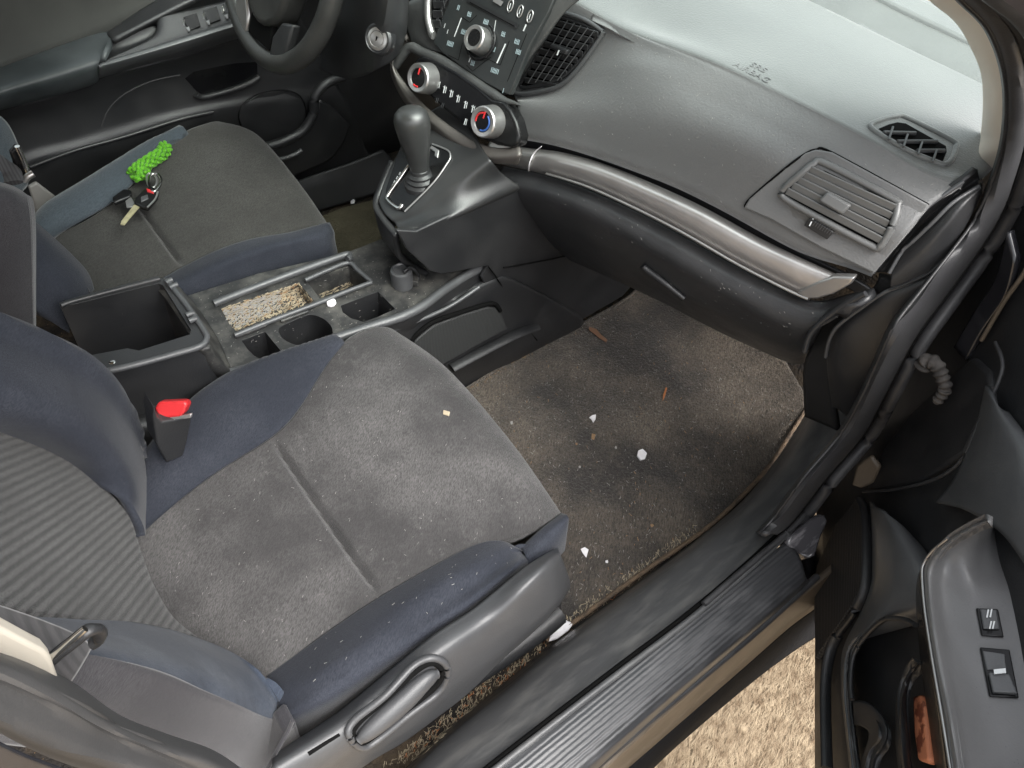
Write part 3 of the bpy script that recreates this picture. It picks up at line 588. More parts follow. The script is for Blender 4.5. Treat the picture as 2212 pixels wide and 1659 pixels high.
tube('tray_rail', Z(.326, [(498, 806), (560, 790), (680, 746), (800, 706), (868, 684), (915, 660), (955, 630), (1000, 600), (1052, 570)]), .0085, 'grey', cc, 80, 14)
tube('tray_lip', K3(.328, [(560, 860), (790, 770)]), .003, 'dusty', cc, 20, 8)
tube('tray_lip', K3(.328, [(905, 740), (1110, 665)]), .003, 'dusty', cc, 20, 8)
bin_o = [(128, 657), (145, 650), (345, 600), (365, 606), (444, 716), (446, 732), (435, 745), (215, 808), (195, 780)]
bn = prism('storage_bin', Z(.42, bin_o), 'dark', cc, .30, n=(0, 0, 1), bev=0)
cut(bn, [(Z(.42, [(120, 664), (160, 657), (342, 612), (352, 616), (412, 712), (410, 722), (300, 757), (275, 752), (190, 768)]), .17, 0)])
bn.data.materials.clear(); bn.data.materials.append(M['dark'])
tube('bin_rim', Z(.421, [(215, 806), (300, 786), (380, 764), (432, 748), (446, 733), (442, 716), (400, 655), (360, 606)]), .0048, 'grey', cc, 70, 10)
tube('bin_rim', Z(.421, [(132, 660), (160, 650), (250, 626), (345, 602)]), .0045, 'dark', cc, 30, 10)
for a, b in (((358, 612), (372, 604)), ((366, 622), (384, 614)), ((402, 682), (420, 676)), ((408, 694), (426, 688))):
    tube('lid_hinge', Z(.424, [a, ((a[0] + b[0]) / 2, (a[1] + b[1]) / 2 - 1), b]), .0045, 'grey', cc, 8, 10)
prism('latch_plate', Z(.415, [(196, 778), (262, 768), (268, 780), (224, 800)]), 'dusty', cc, .012, bev=.002)
lathe('screw', Z(.418, [(243, 784)])[0], (0, 0, 1), [(-.002, .0045), (.002, .0045), (.003, .003), (.003, 0)], 'chrome', cc, 16)
patch('bin_slope', [
    sh(Z(.415, [(352, 600), (380, 628), (425, 692), (450, 735), (452, 752)]), 0, 0, 0),
    Z(.36, [(380, 612), (400, 640), (445, 710), (470, 765), (480, 790)]),
    Z(.328, [(405, 640), (430, 668), (470, 730), (495, 785), (502, 806)])], 'dusty', cc, .02, 30, 16)
side_top = [(180, 900), (250, 860), (340, 840), (400, 822), (500, 812), (680, 752), (868, 690), (915, 666), (958, 636), (1000, 606), (1055, 574)]
cs = patch('console_side', [
    ZZ([(a, b, .26 + .06 * min(1, i / 4)) for i, (a, b) in enumerate(side_top)]),
    ZZ([(a + 3, b + 16, .25 + .05 * min(1, i / 4)) for i, (a, b) in enumerate(side_top)]),
    YY([(a + 8, b + 70, .83) for a, b in side_top[:7]] + [(930, 710, .832), (1000, 660, .832), (1050, 632, .832), (1110, 604, .832)]),
    YY([(a + 12, b + 190, .832) for a, b in side_top[:7]] + [(1000, 800, .832), (1060, 770, .832), (1150, 730, .832), (1250, 680, .832)]),
    YY([(a + 12, b + 260, .84) for a, b in side_top[:7]] + [(1010, 845, .84), (1080, 805, .84), (1160, 758, .84), (1256, 706, .84)])], 'dark', cc, .01, 90, 50)
tube('console_trim_line', onn(cs, [(330, 872), (420, 850), (520, 828)], .001)[0] + YY([(690, 765, .826), (850, 712, .826), (960, 668, .826), (1035, 620, .826)]), .004, 'grey', cc, 60, 8)
Q = lambda pts: zc(707.8, 530.9, .36, pts)
prism('rubber_panel', Y(.824, Q([(500, 640), (530, 570), (640, 480), (800, 420), (960, 370), (1010, 375), (1050, 420), (1080, 500), (860, 620), (640, 745)])), mat('ribbed_rubber', (.05, .052, .052), .6, wave=(90, 'X', 1.0, (.03, .031, .031)), bump=.2), cc, .006, bev=.003)
tube('panel_recess_edge', Y(.824, Q([(480, 650), (510, 560), (620, 465), (780, 405), (960, 350), (1010, 355), (1035, 390)])), .0045, 'void', cc, 50, 8)
tube('kick_ledge', YY([(975, 795, .82), (1050, 755, .82), (1115, 722, .82), (1160, 705, .824)]), .012, 'dark', cc, 30, 10, flat=.5)
# knee panel of the centre stack and the tower
prism('knee_panel', Y(.838, [(858, 498), (900, 500), (950, 476), (1010, 448), (1070, 410), (1130, 395), (1260, 450), (1400, 540), (1380, 600), (1345, 640), (1250, 695), (1190, 712), (1060, 640), (1040, 600), (1055, 574), (955, 592), (930, 586), (880, 540)]), 'dark', cc, .008, n=(0, -1, 0), bev=.002)
tube('panel_gap', Y(.833, [(1088, 578), (1110, 575), (1180, 562), (1270, 546), (1350, 560)]), .0016, 'void', cc, 30, 6)
tube('panel_gap', Y(.833, [(1055, 576), (1078, 608), (1125, 690), (1160, 735)]), .0016, 'void', cc, 30, 6)
nS = (-.83, 0, 1); cS = -.019
def S(pts, up=0): return [PN(a, b, nS, cS + up) for a, b in pts]
T2 = lambda pts: zc(707.8, 0, .36, pts)
tower = patch('shifter_tower', [
    S([(975, 215), (900, 262), (852, 345), (829, 396), (817, 436)]),
    S([(1010, 268), (938, 340), (885, 405), (852, 438), (829, 460)], .003),
    S([(1048, 330), (966, 396), (912, 440), (874, 462), (845, 475)], .003),
    S([(1062, 350), (980, 410), (924, 453), (884, 473), (853, 482)], -.002),
    YY([(1085, 375, .846), (995, 430, .85), (936, 467, .86), (894, 488, .875), (858, 492, .90)]),
    YY([(1120, 402, .832), (1010, 453, .834), (948, 481, .84), (902, 504, .85), (862, 503, .875)]),
    YY([(1120, 415, .842), (1010, 464, .842), (950, 492, .848), (904, 514, .858), (866, 513, .885)])], 'dark', cc, .01, 60, 60)
tower.data.materials[0] = mat('tower_plastic', (.03, .031, .032), .34, (.042, .042, .042), 8, bump=.5, bs=450, spec=.55, rvar=.05)
patch('tower_front', [S([(850, 348), (829, 396), (817, 437), (832, 466), (862, 503)]),
    [Vector((p.x + .012, p.y, p.z - .06)) for p in S([(850, 348), (829, 396), (817, 437), (832, 466), (862, 503)])],
    ZZ([(905, 430, .33), (870, 470, .33), (845, 508, .33), (868, 545, .33), (928, 588, .33)])], 'dark', cc, .01, 30, 20)
bez = prism('shifter_bezel', S([(868, 310), (932, 312), (970, 327), (972, 343), (934, 396), (872, 457), (856, 452), (832, 427), (834, 407), (864, 316)], .006), 'black', cc, .006, n=nS, bev=.0015)
tube('bezel_edge', S([(934, 311), (966, 324), (973, 336), (968, 350), (934, 397), (874, 457)], .0065), .0016, 'silver', cc, 50, 8)
tube('bezel_chrome', S([(892, 346), (866, 382), (840, 418), (837, 430), (848, 442), (862, 450), (869, 442)], .009), .0036, 'chrome', cc, 60, 8)
prism('gate_bracket', S([(931, 313), (948, 324), (945, 341), (938, 336), (939, 328), (928, 321)], .010), 'silver', cc, .003, n=nS, bev=.001)
for q in [(850, 392), (856, 383), (846, 400), (862, 374), (841, 409)]:
    RSb = S([(q[0] + 2, q[1] - 3), (q[0] + 4, q[1] - 1), (q[0] + 1, q[1] + 5), (q[0] - 1, q[1] + 3)], .0075); prism('gate_letter', RSb, 'white', cc, .001, n=nS, bev=0)
# power outlet cap
lathe('power_outlet_cap', Z(.345, [(868, 597)])[0], (-.1, 0, 1), [(-.02, .020), (.012, .020), (.016, .019), (.018, .015), (.0155, .013), (.0155, 0)], 'grey', cc, 32)
tube('cap_strap', ZZ([(872, 588, .366), (885, 578, .368), (898, 585, .36), (904, 596, .34), (898, 612, .33)]), .0035, 'dark', cc, 20, 8)
prism('cap_tab', Z(.34, [(890, 578), (905, 590), (903, 610), (888, 606)]), 'dusty', cc, .012, bev=.002)

# gear lever
gv = thing('gear_lever', 'grey gear lever with rounded knob standing on the centre console', 'gear lever')
base = S([(907, 366)], .02)[0]; top = YY([(888, 252, .945)])[0]
ax = (top - base)
prof = [(.0, .0160), (.02, .0178), (.045, .0210), (.07, .0244), (.095, .0272), (.115, .0290), (.13, .0292), (.143, .0268), (.152, .0212), (.158, .0125), (.160, 0)]
Lh = ax.length + .016
kb = lathe('knob', base, ax, [(h * Lh / .16, r) for h, r in prof], mat('lever_plastic', (.026, .027, .027), .34, (.045, .046, .045), 12, spec=.8, bump=.4, bs=500), gv, 48, .92)
up3 = ax.normalized(); sd3 = up3.cross(Vector((1, 0, 0))).normalized(); fw3 = sd3.cross(up3)
lathe('boot_gaiter', base - ax.normalized() * .026, ax, [(-.006, .031), (.002, .030), (.006, .0255), (.010, .0265), (.014, .0215), (.018, .0225), (.022, .0175), (.027, .0165), (.03, .013)], 'dark', gv, 40)

# =================================================================== DASHBOARD
da = thing('dashboard', 'dark grey dashboard with pale glare on top, air vents, bronze trim strip and glovebox', 'dashboard')
CR = [(2078, 396), (2036, 386), (1982, 364), (1907, 319), (1832, 277), (1701, 210), (1551, 139), (1400, 85), (1330, 55), (1250, 10), (1080, -80), (900, -190)]
top = patch('dash_top', [
    A(1.42, [(2190, 160), (2128, 110), (1940, 20), (1770, -70), (1600, -150), (1500, -210), (1330, -290), (1150, -390), (950, -500)]),
    A(1.36, [(2190, 215), (2122, 176), (1940, 90), (1757, 2), (1600, -70), (1490, -125), (1330, -205), (1150, -300), (950, -400)]),
    A(1.35, [(2190, 222), (2122, 184), (1940, 97), (1757, 9), (1600, -62), (1490, -116), (1330, -196), (1150, -290), (950, -390)]),
    A(1.22, [(2180, 300), (2112, 262), (1930, 168), (1740, 75), (1580, 8), (1450, -50), (1300, -120), (1130, -200), (930, -300)]),
    A(1.10, [(2130, 380), (2096, 352), (1920, 262), (1720, 155), (1550, 90), (1400, 40), (1270, -35), (1100, -120), (920, -220)]),
    A(1.052, [(a + 3, b - 12) for a, b in CR]),
    A(1.04, CR)], 'dashtop', da, .01, 90, 50, ang=80)
patch('bonnet', [[(1.47, .0, .80), (1.5, .95, .83), (1.47, 1.9, .80)], [(1.9, .0, .78), (1.95, .95, .82), (1.9, 1.9, .78)], [(2.6, .05, .68), (2.7, .95, .72), (2.6, 1.85, .68)]], 'paint', body, .02, 20, 14)
patch('cowl', [A(1.50, [(2300, 160), (2128, 60), (1940, -30), (1770, -120), (1600, -200), (1300, -340), (950, -560)]), A(1.415, [(2300, 200), (2128, 108), (1940, 18), (1770, -72), (1600, -152), (1330, -292), (950, -502)])], 'dashtop', body, .02, 20, 6)
fas = patch('fascia', [
    A(1.04, CR),
    A(1.034, [(2062, 407), (2022, 396), (1973, 376), (1898, 332), (1822, 290), (1691, 223), (1541, 152), (1390, 100), (1320, 80), (1200, 65), (1090, 40)]),
    A(1.012, [(2010, 443), (1960, 420), (1850, 362), (1665, 265), (1500, 195), (1380, 150), (1290, 160), (1200, 180), (1110, 200)]),
    A(.984, [(1955, 508), (1900, 480), (1780, 420), (1630, 330), (1490, 275), (1370, 245), (1280, 235), (1200, 230), (1120, 222)]),
    A(.975, [(1893, 580), (1850, 562), (1740, 515), (1590, 430), (1470, 372), (1350, 330), (1260, 302), (1190, 285), (1110, 272)]),
    A(.975, [(1886, 592), (1840, 574), (1722, 535), (1570, 452), (1460, 398), (1340, 352), (1250, 322), (1180, 304), (1105, 292)]),
    A(.99, [(1882, 598), (1836, 580), (1718, 541), (1565, 458), (1455, 404), (1335, 358), (1246, 328), (1176, 310), (1100, 298)])], 'dash', da, .01, 100, 70)
# groove above the trim
patch('trim_groove', [
    A(1.0, [(1900, 640), (1840, 600), (1720, 540), (1565, 452), (1455, 398), (1335, 350), (1246, 322), (1176, 304), (1100, 290)]),
    A(1.0, [(1880, 660), (1830, 622), (1690, 560), (1545, 482), (1440, 430), (1325, 380), (1240, 350), (1172, 332), (1090, 318)])], 'dark', da, .005, 60, 8)
trim = patch('trim_strip', [
    A(.985, [(1838, 606), (1770, 575), (1650, 518), (1520, 447), (1410, 396), (1300, 352), (1210, 328), (1130, 318), (1060, 302)]),
    A(.962, [(1832, 606), (1762, 582), (1640, 528), (1512, 459), (1402, 408), (1292, 363), (1202, 338), (1125, 326), (1055, 312)]),
    A(.955, [(1790, 630), (1730, 606), (1612, 548), (1490, 478), (1388, 426), (1280, 381), (1190, 354), (1115, 340), (1048, 325)]),
    A(.960, [(1752, 645), (1708, 624), (1595, 568), (1475, 500), (1372, 446), (1268, 400), (1176, 370), (1100, 352), (1040, 337)]),
    A(.975, [(1748, 650), (1704, 630), (1592, 574), (1470, 506), (1368, 452), (1264, 406), (1172, 376), (1096, 358), (1036, 342)])], 'trim', da, .006, 90, 26)
prism('trim_end_cap', A(.952, [(1742, 646), (1720, 632), (1760, 612), (1800, 598), (1846, 600), (1838, 614), (1800, 636), (1765, 646)]), 'silver', da, .014, bev=.003, seg=3)
tube('trim_edge_line', A(.953, [(1745, 646), (1700, 626), (1595, 572), (1475, 503), (1372, 450), (1268, 403), (1180, 375)]), .0022, 'silver', da, 70, 8)
# glovebox and lower dash
gb = patch('glovebox', [
    A(.978, [(1888, 622), (1830, 636), (1770, 650), (1704, 630), (1592, 574), (1470, 506), (1368, 452), (1264, 406), (1172, 376), (1085, 358)]),
    A(.955, [(1878, 634), (1825, 655), (1762, 672), (1695, 652), (1585, 600), (1462, 530), (1360, 474), (1256, 424), (1165, 394), (1075, 374)]),
    A(.945, [(1850, 648), (1800, 690), (1745, 705), (1680, 690), (1575, 632), (1452, 560), (1350, 500), (1245, 446), (1155, 414), (1065, 392)]),
    A(.955, [(1800, 680), (1760, 714), (1722, 730), (1660, 704), (1560, 650), (1440, 582), (1338, 524), (1232, 470), (1142, 436), (1056, 414)]),
    A(.985, [(1776, 705), (1748, 742), (1712, 756), (1650, 730), (1550, 680), (1430, 618), (1328, 556), (1222, 500), (1132, 460), (1050, 440)]),
    A(1.05, [(1768, 725), (1742, 765), (1708, 774), (1648, 750), (1548, 702), (1428, 642), (1328, 594), (1222, 540), (1132, 500), (1050, 480)]),
    A(1.12, [(1762, 745), (1740, 782), (1708, 784), (1648, 760), (1548, 714), (1428, 652), (1330, 606), (1224, 560), (1134, 520), (1052, 500)])], 'dash', da, .01, 90, 60)
gb.data.materials[0] = mat('glovebox_plastic', (.028, .029, .031), .36, (.04, .04, .042), 8, bump=.7, bs=380, spec=.6, speck=(.2, .2, .19), ss=50, sth=.02, rvar=.05)
tube('glovebox_lip', A(.94, [(1870, 634), (1830, 655), (1780, 690), (1750, 722), (1738, 760)]), .004, gb.data.materials[0], da, 30, 8)
hl = onn(gb, [(1392, 570), (1400, 578), (1440, 608), (1480, 640)], .004)[0]
tube('glovebox_catch', hl, .006, 'dark', da, 20, 10)
# end face of the dash and side cover
L1 = [(2112, 366, 1.0), (2085, 390, .985), (2010, 443, .962), (1980, 476, .954), (1930, 536, .944), (1888, 588, .932)]
L2 = [(2118, 400, 1.0), (2063, 435, .972), (2020, 477, .958), (1975, 520, .95), (1952, 541, .946), (1924, 588, .935)]
ef = patch('dash_end_face', [XX(L1), XX([((a + c) / 2, (b + d) / 2, x + .012) for (a, b, x), (c, d, _) in zip(L1, L2)]), XX(L2)], 'dark', da, .008, 40, 16)
tube('end_face_edge', sh(XX(L1[1:]), -.003), .0026, 'grey', da, 40, 8)
L3 = [(2121, 418, 1.01), (2097, 469, .992), (2067, 520, .975), (2041, 558, .962), (2007, 590, .95), (1960, 612, .94), (1922, 626, .934)]
sc = patch('side_cover', [XX(L2), XX([(2119, 408, .996), (2080, 446, .968), (2040, 495, .953), (2000, 535, .944), (1960, 570, .938), (1924, 606, .932)]), XX(L3)], 'dark', da, .008, 50, 30)
tube('side_cover_edge', sh(XX(L2), -.004), .0026, 'grey', da, 40, 8)
tube('side_cover_edge', sh(XX(L3[3:]), -.002), .0022, 'dark', da, 40, 8)
KT = [(2041, 558, .965), (2007, 591, .952), (1960, 613, .942), (1913, 631, .934), (1858, 668, .925), (1812, 703, .92), (1792, 735, .922), (1786, 790, .93), (1798, 880, .955)]
kp = patch('kick_panel', [XX(KT),
    XX([(2045, 572, .958), (2005, 606, .945), (1960, 628, .934), (1915, 648, .925), (1865, 686, .916), (1828, 722, .910), (1812, 760, .912), (1808, 810, .92), (1812, 885, .95)]),
    XX([(2040, 600, .96), (2000, 650, .948), (1965, 690, .938), (1935, 725, .930), (1905, 765, .925), (1880, 800, .925), (1862, 830, .93), (1845, 865, .94), (1835, 905, .955)]),
    XX([(2050, 620, .97), (2015, 665, .96), (1985, 705, .955), (1955, 745, .95), (1925, 785, .945), (1905, 820, .948), (1885, 850, .955), (1868, 885, .96), (1855, 915, .97)])], 'dark', da, .008, 60, 34)
tube('kick_edge', sh(XX([(2007, 591, .952), (1960, 613, .942), (1913, 631, .934), (1858, 668, .925), (1812, 703, .92), (1794, 733, .922), (1786, 770, .927)]), -.003), .003, 'grey', da, 50, 8)
patch('kick_filler', [XX([(1900, 590, .96), (1885, 622, .955), (1830, 655, .955), (1775, 705, .96), (1750, 750, .965), (1735, 800, .975), (1738, 900, 1.0)]), XX([(1940, 600, .955), (1915, 636, .95), (1862, 672, .945), (1815, 712, .945), (1800, 750, .95), (1795, 830, .96), (1808, 930, .98)])], 'dark', da, .008, 40, 8)

V3 = lambda pts: zc(1415.7, 0, .36, pts)
def frame(name, surf, pts, r, m, parent, off=.002, n=70, up=None):
    P, nn = onn(surf, pts, off); return tube(name, P, r, m, parent, n, 10, True), nn
# right vent
hp = prism('vent_housing', onn(fas, V3([(540, 1240), (570, 1190), (780, 1010), (900, 925), (960, 905), (1060, 920), (1640, 1235), (1560, 1350), (1310, 1640), (1000, 1480), (700, 1310)]), .0045)[0], 'dash', da, .004, bev=.002, seg=3)
tube('housing_groove', onn(fas, V3([(540, 1240), (570, 1190), (780, 1010), (900, 925), (970, 900), (1060, 918), (1640, 1232)]), .0015)[0], .0016, 'void', da, 80, 8)
def vent(parts_parent, surf, outline, Lr, Rr, nsl, knob, mname='dash', w=.011, d=.016, fr=.004, fins=None):
    P, n = onn(surf, outline, .003)
    v = prism('air_vent', P, 'void', parts_parent, .002, n=n, bev=0, up=-.0005)
    tube('vent_frame', [p + n * .001 for p in P], fr, mname, v, 90, 10, True)
    c = sum(P, Vector()) / len(P); k = n.dot(c)
    pl = lambda q, u: PN(q[0], q[1], n, k + u)
    for i in range(nsl):
        f = (i + .5) / nsl
        a = (Lr[0][0] + (Lr[1][0] - Lr[0][0]) * f, Lr[0][1] + (Lr[1][1] - Lr[0][1]) * f)
        b = (Rr[0][0] + (Rr[1][0] - Rr[0][0]) * f, Rr[0][1] + (Rr[1][1] - Rr[0][1]) * f)
        A0, B0 = pl(a, .004), pl(b, .004); t = (B0 - A0).normalized(); s = n.cross(t).normalized()
        if s.z < 0: s = -s
        wv = (n * .35 + s * .85).normalized() * w / 2; th = (n * .9 - s * .35).normalized() * .0014
        vs = [A0 + wv + th, A0 - wv + th, A0 - wv - th, A0 + wv - th]; vs += [p + (B0 - A0) for p in vs]
        bm = bmesh.new(); q = [bm.verts.new(p) for p in vs]
        for fc_ in ((0, 1, 2, 3), (7, 6, 5, 4), (0, 4, 5, 1), (1, 5, 6, 2), (2, 6, 7, 3), (3, 7, 4, 0)): bm.faces.new([q[z] for z in fc_])
        bmesh.ops.recalc_face_normals(bm, faces=bm.faces)
        me = bpy.data.meshes.new('slat'); bm.to_mesh(me); bm.free(); o = link('slat', me, mname, v)
        bv = o.modifiers.new('b', 'BEVEL'); bv.width = .0012; bv.segments = 2
    if fins:
        for i in range(fins[2]):
            f = (i + .5) / fins[2]
            a = [fins[0][0][z] + (fins[0][1][z] - fins[0][0][z]) * f for z in (0, 1)]; b = [fins[1][0][z] + (fins[1][1][z] - fins[1][0][z]) * f for z in (0, 1)]
            tube('fin', [pl(a, .007), pl(b, .007)], .0009, 'grey', v, 4, 6)
    if knob:
        kp_ = [pl(q, .014) for q in knob]
        prism('vent_tab', kp_, mname, v, .010, n=n, bev=.003, seg=3)
    return v
vent(da, [fas], V3([(770, 1140), (870, 1050), (955, 985), (1020, 985), (1430, 1200), (1452, 1240), (1430, 1340), (1350, 1478), (1300, 1470), (1000, 1310), (790, 1190)]),
     (V3([(945, 1000), (770, 1160)])), (V3([(1450, 1225), (1345, 1465)])), 5, V3([(975, 1205), (1030, 1150), (1175, 1232), (1118, 1290)]), mname='slat', w=.0105, fr=.0048)
tw = prism('vent_thumbwheel', onn(fas, V3([(905, 1340), (940, 1295), (1085, 1380), (1045, 1425)]), .009)[0], 'dark', da, .004, bev=.001)
strokes('wheel_mark', [tw], [(*V3([(945, 1315)])[0], *V3([(928, 1352)])[0], 2.5)], 'white', tw, .002)
strokes('wheel_ridges', [tw], [(*V3([(x, 1305 + (x - 960) * .55)])[0], *V3([(x - 30, 1345 + (x - 960) * .55)])[0], 1.2) for x in range(975, 1080, 14)], 'grey', tw, .001)
# defroster grille on the top
G_ = V3([(1340, 775), (1400, 750), (1450, 738), (1500, 745), (1740, 880), (1745, 915), (1725, 965), (1690, 965), (1500, 880)])
P, n = onn(top, G_, .0012)
dv = prism('defroster_vent', P, 'void', da, .002, n=n, bev=0)
tube('vent_frame', onn(top, V3([(1290, 770), (1350, 725), (1440, 703), (1510, 712), (1780, 850), (1800, 890), (1775, 960), (1735, 990), (1690, 980), (1490, 895)]), .001)[0], .0035, 'dashtop', dv, 80, 10, True)
k = n.dot(P[0])
for a, b in (((1370, 795), (1560, 800)), ((1450, 850), (1690, 850)), ((1570, 905), (1735, 905))):
    q = V3([a, b]); tube('mesh_bar', [PN(*q[0], n, k + .002), PN(*q[1], n, k + .002)], .0028, 'grey', dv, 4, 8)
for i in range(4):
    a = (1425 + i * 88, 762 + i * 45); b = (a[0] - 25, a[1] + 75); q = V3([a, b]); tube('mesh_bar', [PN(*q[0], n, k + .0035), PN(*q[1], n, k + .0035)], .0016, 'grey', dv, 4, 8)
# air bag lettering embossed on the top
def text(name, body, surf, px, py, size, dirx, m, parent, off=.0006):
    h = hit(surf, px, py, off); h2 = hit(surf, px + dirx[0] * 20, py + dirx[1] * 20, off)
    if not h or not h2: return
    xax = (h2[0] - h[0]).normalized(); z = h[1]; y = z.cross(xax).normalized(); xax = y.cross(z)
    c = bpy.data.curves.new(name, 'FONT'); c.body = body; c.size = size; c.extrude = .0003; c.align_x = 'CENTER'
    o = bpy.data.objects.new(name, c); COL.objects.link(o)
    dg = bpy.context.evaluated_depsgraph_get(); me = bpy.data.meshes.new_from_object(o.evaluated_get(dg)); bpy.data.objects.remove(o)
    me.transform(Matrix((( xax.x, y.x, z.x, h[0].x), (xax.y, y.y, z.y, h[0].y), (xax.z, y.z, z.z, h[0].z), (0, 0, 0, 1))))
    me.materials.clear(); return link(name, me, m, parent)
text('airbag_lettering', 'SRS\nAIRBAG', [top], 1634, 150, .017, (1, .5), 'dash', da)

# ---- centre stack
nR = (1, .21, -.38); cR = 1.0 * 1 - .38 * .725 - .03
def RP(pts, up=0): return [PN(a, b, nR, cR - up) for a, b in pts]
C2 = lambda pts: zc(840.6, 0, .22, pts)
stack = patch('centre_stack', [
    RP(C2([(1000, -600), (500, -300), (300, -60), (120, 60), (110, 110), (190, 330), (240, 520)]), -.01),
    RP(C2([(1400, -400), (800, -200), (420, -40), (310, 60), (330, 220), (350, 420), (440, 500)]), .004),
    RP(C2([(1650, -300), (1200, 0), (700, 60), (600, 160), (600, 330), (640, 480), (700, 600)]), .004),
    RP(C2([(1800, -150), (1500, 160), (1250, 260), (1080, 420), (1000, 560), (960, 700), (980, 800)]), .004),
    RP(C2([(1900, -40), (1700, 140), (1500, 400), (1350, 600), (1250, 780), (1180, 880), (1130, 930)]), .0)], 'dark', da, .01, 60, 60)
stack.data.materials[0] = mat('stack_plastic', (.04, .041, .041), .42, (.085, .086, .084), 9, bump=.5, bs=450, spec=.5)
rp = prism('radio_panel', RP(C2([(600, -120), (580, 30), (500, 230), (430, 420), (520, 520), (700, 650), (900, 790), (1080, 890), (1180, 935), (1240, 800), (1380, 450), (1560, 130), (1640, -60)]), .012), mat('radio_plastic', (.024, .027, .028), .36, (.036, .038, .037), 12, spec=.55, bump=.15, bs=300), da, .012, n=tuple(-x for x in nR), bev=.002)
def RS(name, segs, m, par=None, up=.013):
    vs = []; fs = []
    for x0, y0, x1, y1, w in segs:
        dx, dy = x1 - x0, y1 - y0; l = math.hypot(dx, dy); nx, ny = -dy / l * w / 2, dx / l * w / 2
        P = RP(C2([(x0 + nx, y0 + ny), (x1 + nx, y1 + ny), (x1 - nx, y1 - ny), (x0 - nx, y0 - ny)]), up); b = len(vs)
        P2 = RP(C2([(x0 + nx, y0 + ny), (x1 + nx, y1 + ny), (x1 - nx, y1 - ny), (x0 - nx, y0 - ny)]), up - .0012)
        vs += [tuple(p) for p in P + P2]; fs += [(b, b + 1, b + 2, b + 3)] + [(b + i, b + 4 + i, b + 4 + (i + 1) % 4, b + (i + 1) % 4) for i in range(4)]
    me = bpy.data.meshes.new(name); me.from_pydata(vs, [], fs); me.update(); return link(name, me, m, par or rp)
pbm = mat('pale_blue_print', (.42, .52, .55), .6)
for cx, cy, k_ in ((680, 75, 2), (787, 140, 3), (950, 215, 4), (732, 315, 4), (600, 430, 5), (1120, 335, 3), (1255, 410, 4), (1268, 510, 4), (1018, 480, 4), (1037, 695, 6), (1120, 890, 1), (820, 620, 3)):
    seg = []
    for i in range(k_):
        ox = (i - (k_ - 1) / 2) * 13; seg.append((cx + ox + 7, cy + ox * .35 - 24, cx + ox - 7, cy + ox * .35 + 24, 6))
    if k_ > 2: seg.append((cx - 18, cy - 14, cx + 20, cy + 4, 4)); seg.append((cx - 22, cy + 8, cx + 16, cy + 26, 4))
    RS('button_lettering', seg, pbm)
for q in [(710, 175, 640, 360, 9), (1047, 200, 1018, 390, 6), (1143, 430, 1058, 620, 13), (1345, 240, 1318, 305, 13), (552, 230, 538, 275, 5), (580, 290, 568, 330, 5), (800, 560, 782, 610, 9)]:
    RS('indicator_line', [q], 'white')
RS('disc_slot', [(770, -5, 1260, 262, 46)], 'dark', None, .014)
RS('disc_slot', [(790, 20, 1230, 258, 7)], 'void', None, .0148)
RS('display_corner', [(1030, -10, 1110, 40, 50)], 'silver', None, .015)
for cx, cy in ((1185, 55), (1280, 110), (1378, 160)):
    o = tube('preset_button', RP(C2([(cx + 22, cy - 58), (cx + 34, cy - 20), (cx + 12, cy + 45), (cx - 14, cy + 60), (cx - 24, cy + 20), (cx - 6, cy - 35)]), .0135), .0011, 'silver', rp, 30, 8, True)
    RS('preset_mark', [(cx + 10, cy - 25, cx - 6, cy + 30, 8)], 'white', None, .0145)
for s_ in (((1000, 560), (930, 610), (820, 700), (760, 640)), ((860, 150), (790, 220), (720, 170)), ((1180, 400), (1090, 640), (930, 560)), ((720, 420), (680, 590), (580, 540)), ((1350, 330), (1160, 800))):
    RS('button_gap', [(*s_[i], *s_[i + 1], 5) for i in range(len(s_) - 1)], 'void', None, .0126)
def knob(name, ctr, r, h, face, par, up=.012, blue=False, tilt=(-.95, -.2, .35)):
    c = RP([ctr], up)[0]; r = r * .93; ax_ = Vector(tilt).normalized()
    o = lathe(name, c, ax_, [(-.004, r * 1.06), (h * .75, r), (h * .92, r * .98), (h, r * .90), (h * .97, r * .66), (h * .86, r * .62)], 'silver', par, 48)
    lathe('knob_face', c, ax_, [(h * .87, r * .63), (h * .92, r * .58), (h * .94, 0)], face, o, 40)
    return o, c, ax_
mk, c_, a_ = knob('volume_knob', C2([(905, 408)])[0], .0215, .022, 'black', rp, tilt=(-.9, -.12, .55))
tube('knob_ring', [c_ + a_ * .002 + (a_.cross(Vector((0, 0, 1))).normalized() * math.cos(t) + a_.cross(a_.cross(Vector((0, 0, 1)))).normalized() * math.sin(t)) * .027 for t in [i * math.pi / 8 for i in range(16)]], .003, 'black', mk, 50, 8, True)
# left vent of the stack
lvn = vent(da, [stack], C2([(380, -200), (375, 60), (385, 200), (420, 300), (450, 290), (520, 130), (590, -40), (600, -200)]), C2([(440, -190), (430, 280)]), C2([(590, -190), (500, 280)]), 5, None, 'dark', w=.012, fr=.003)
tube('vent_surround', RP(C2([(400, -250), (385, -60), (378, 80), (385, 200), (420, 330), (440, 350)]), .012), .0065, 'silver', lvn, 40, 10)
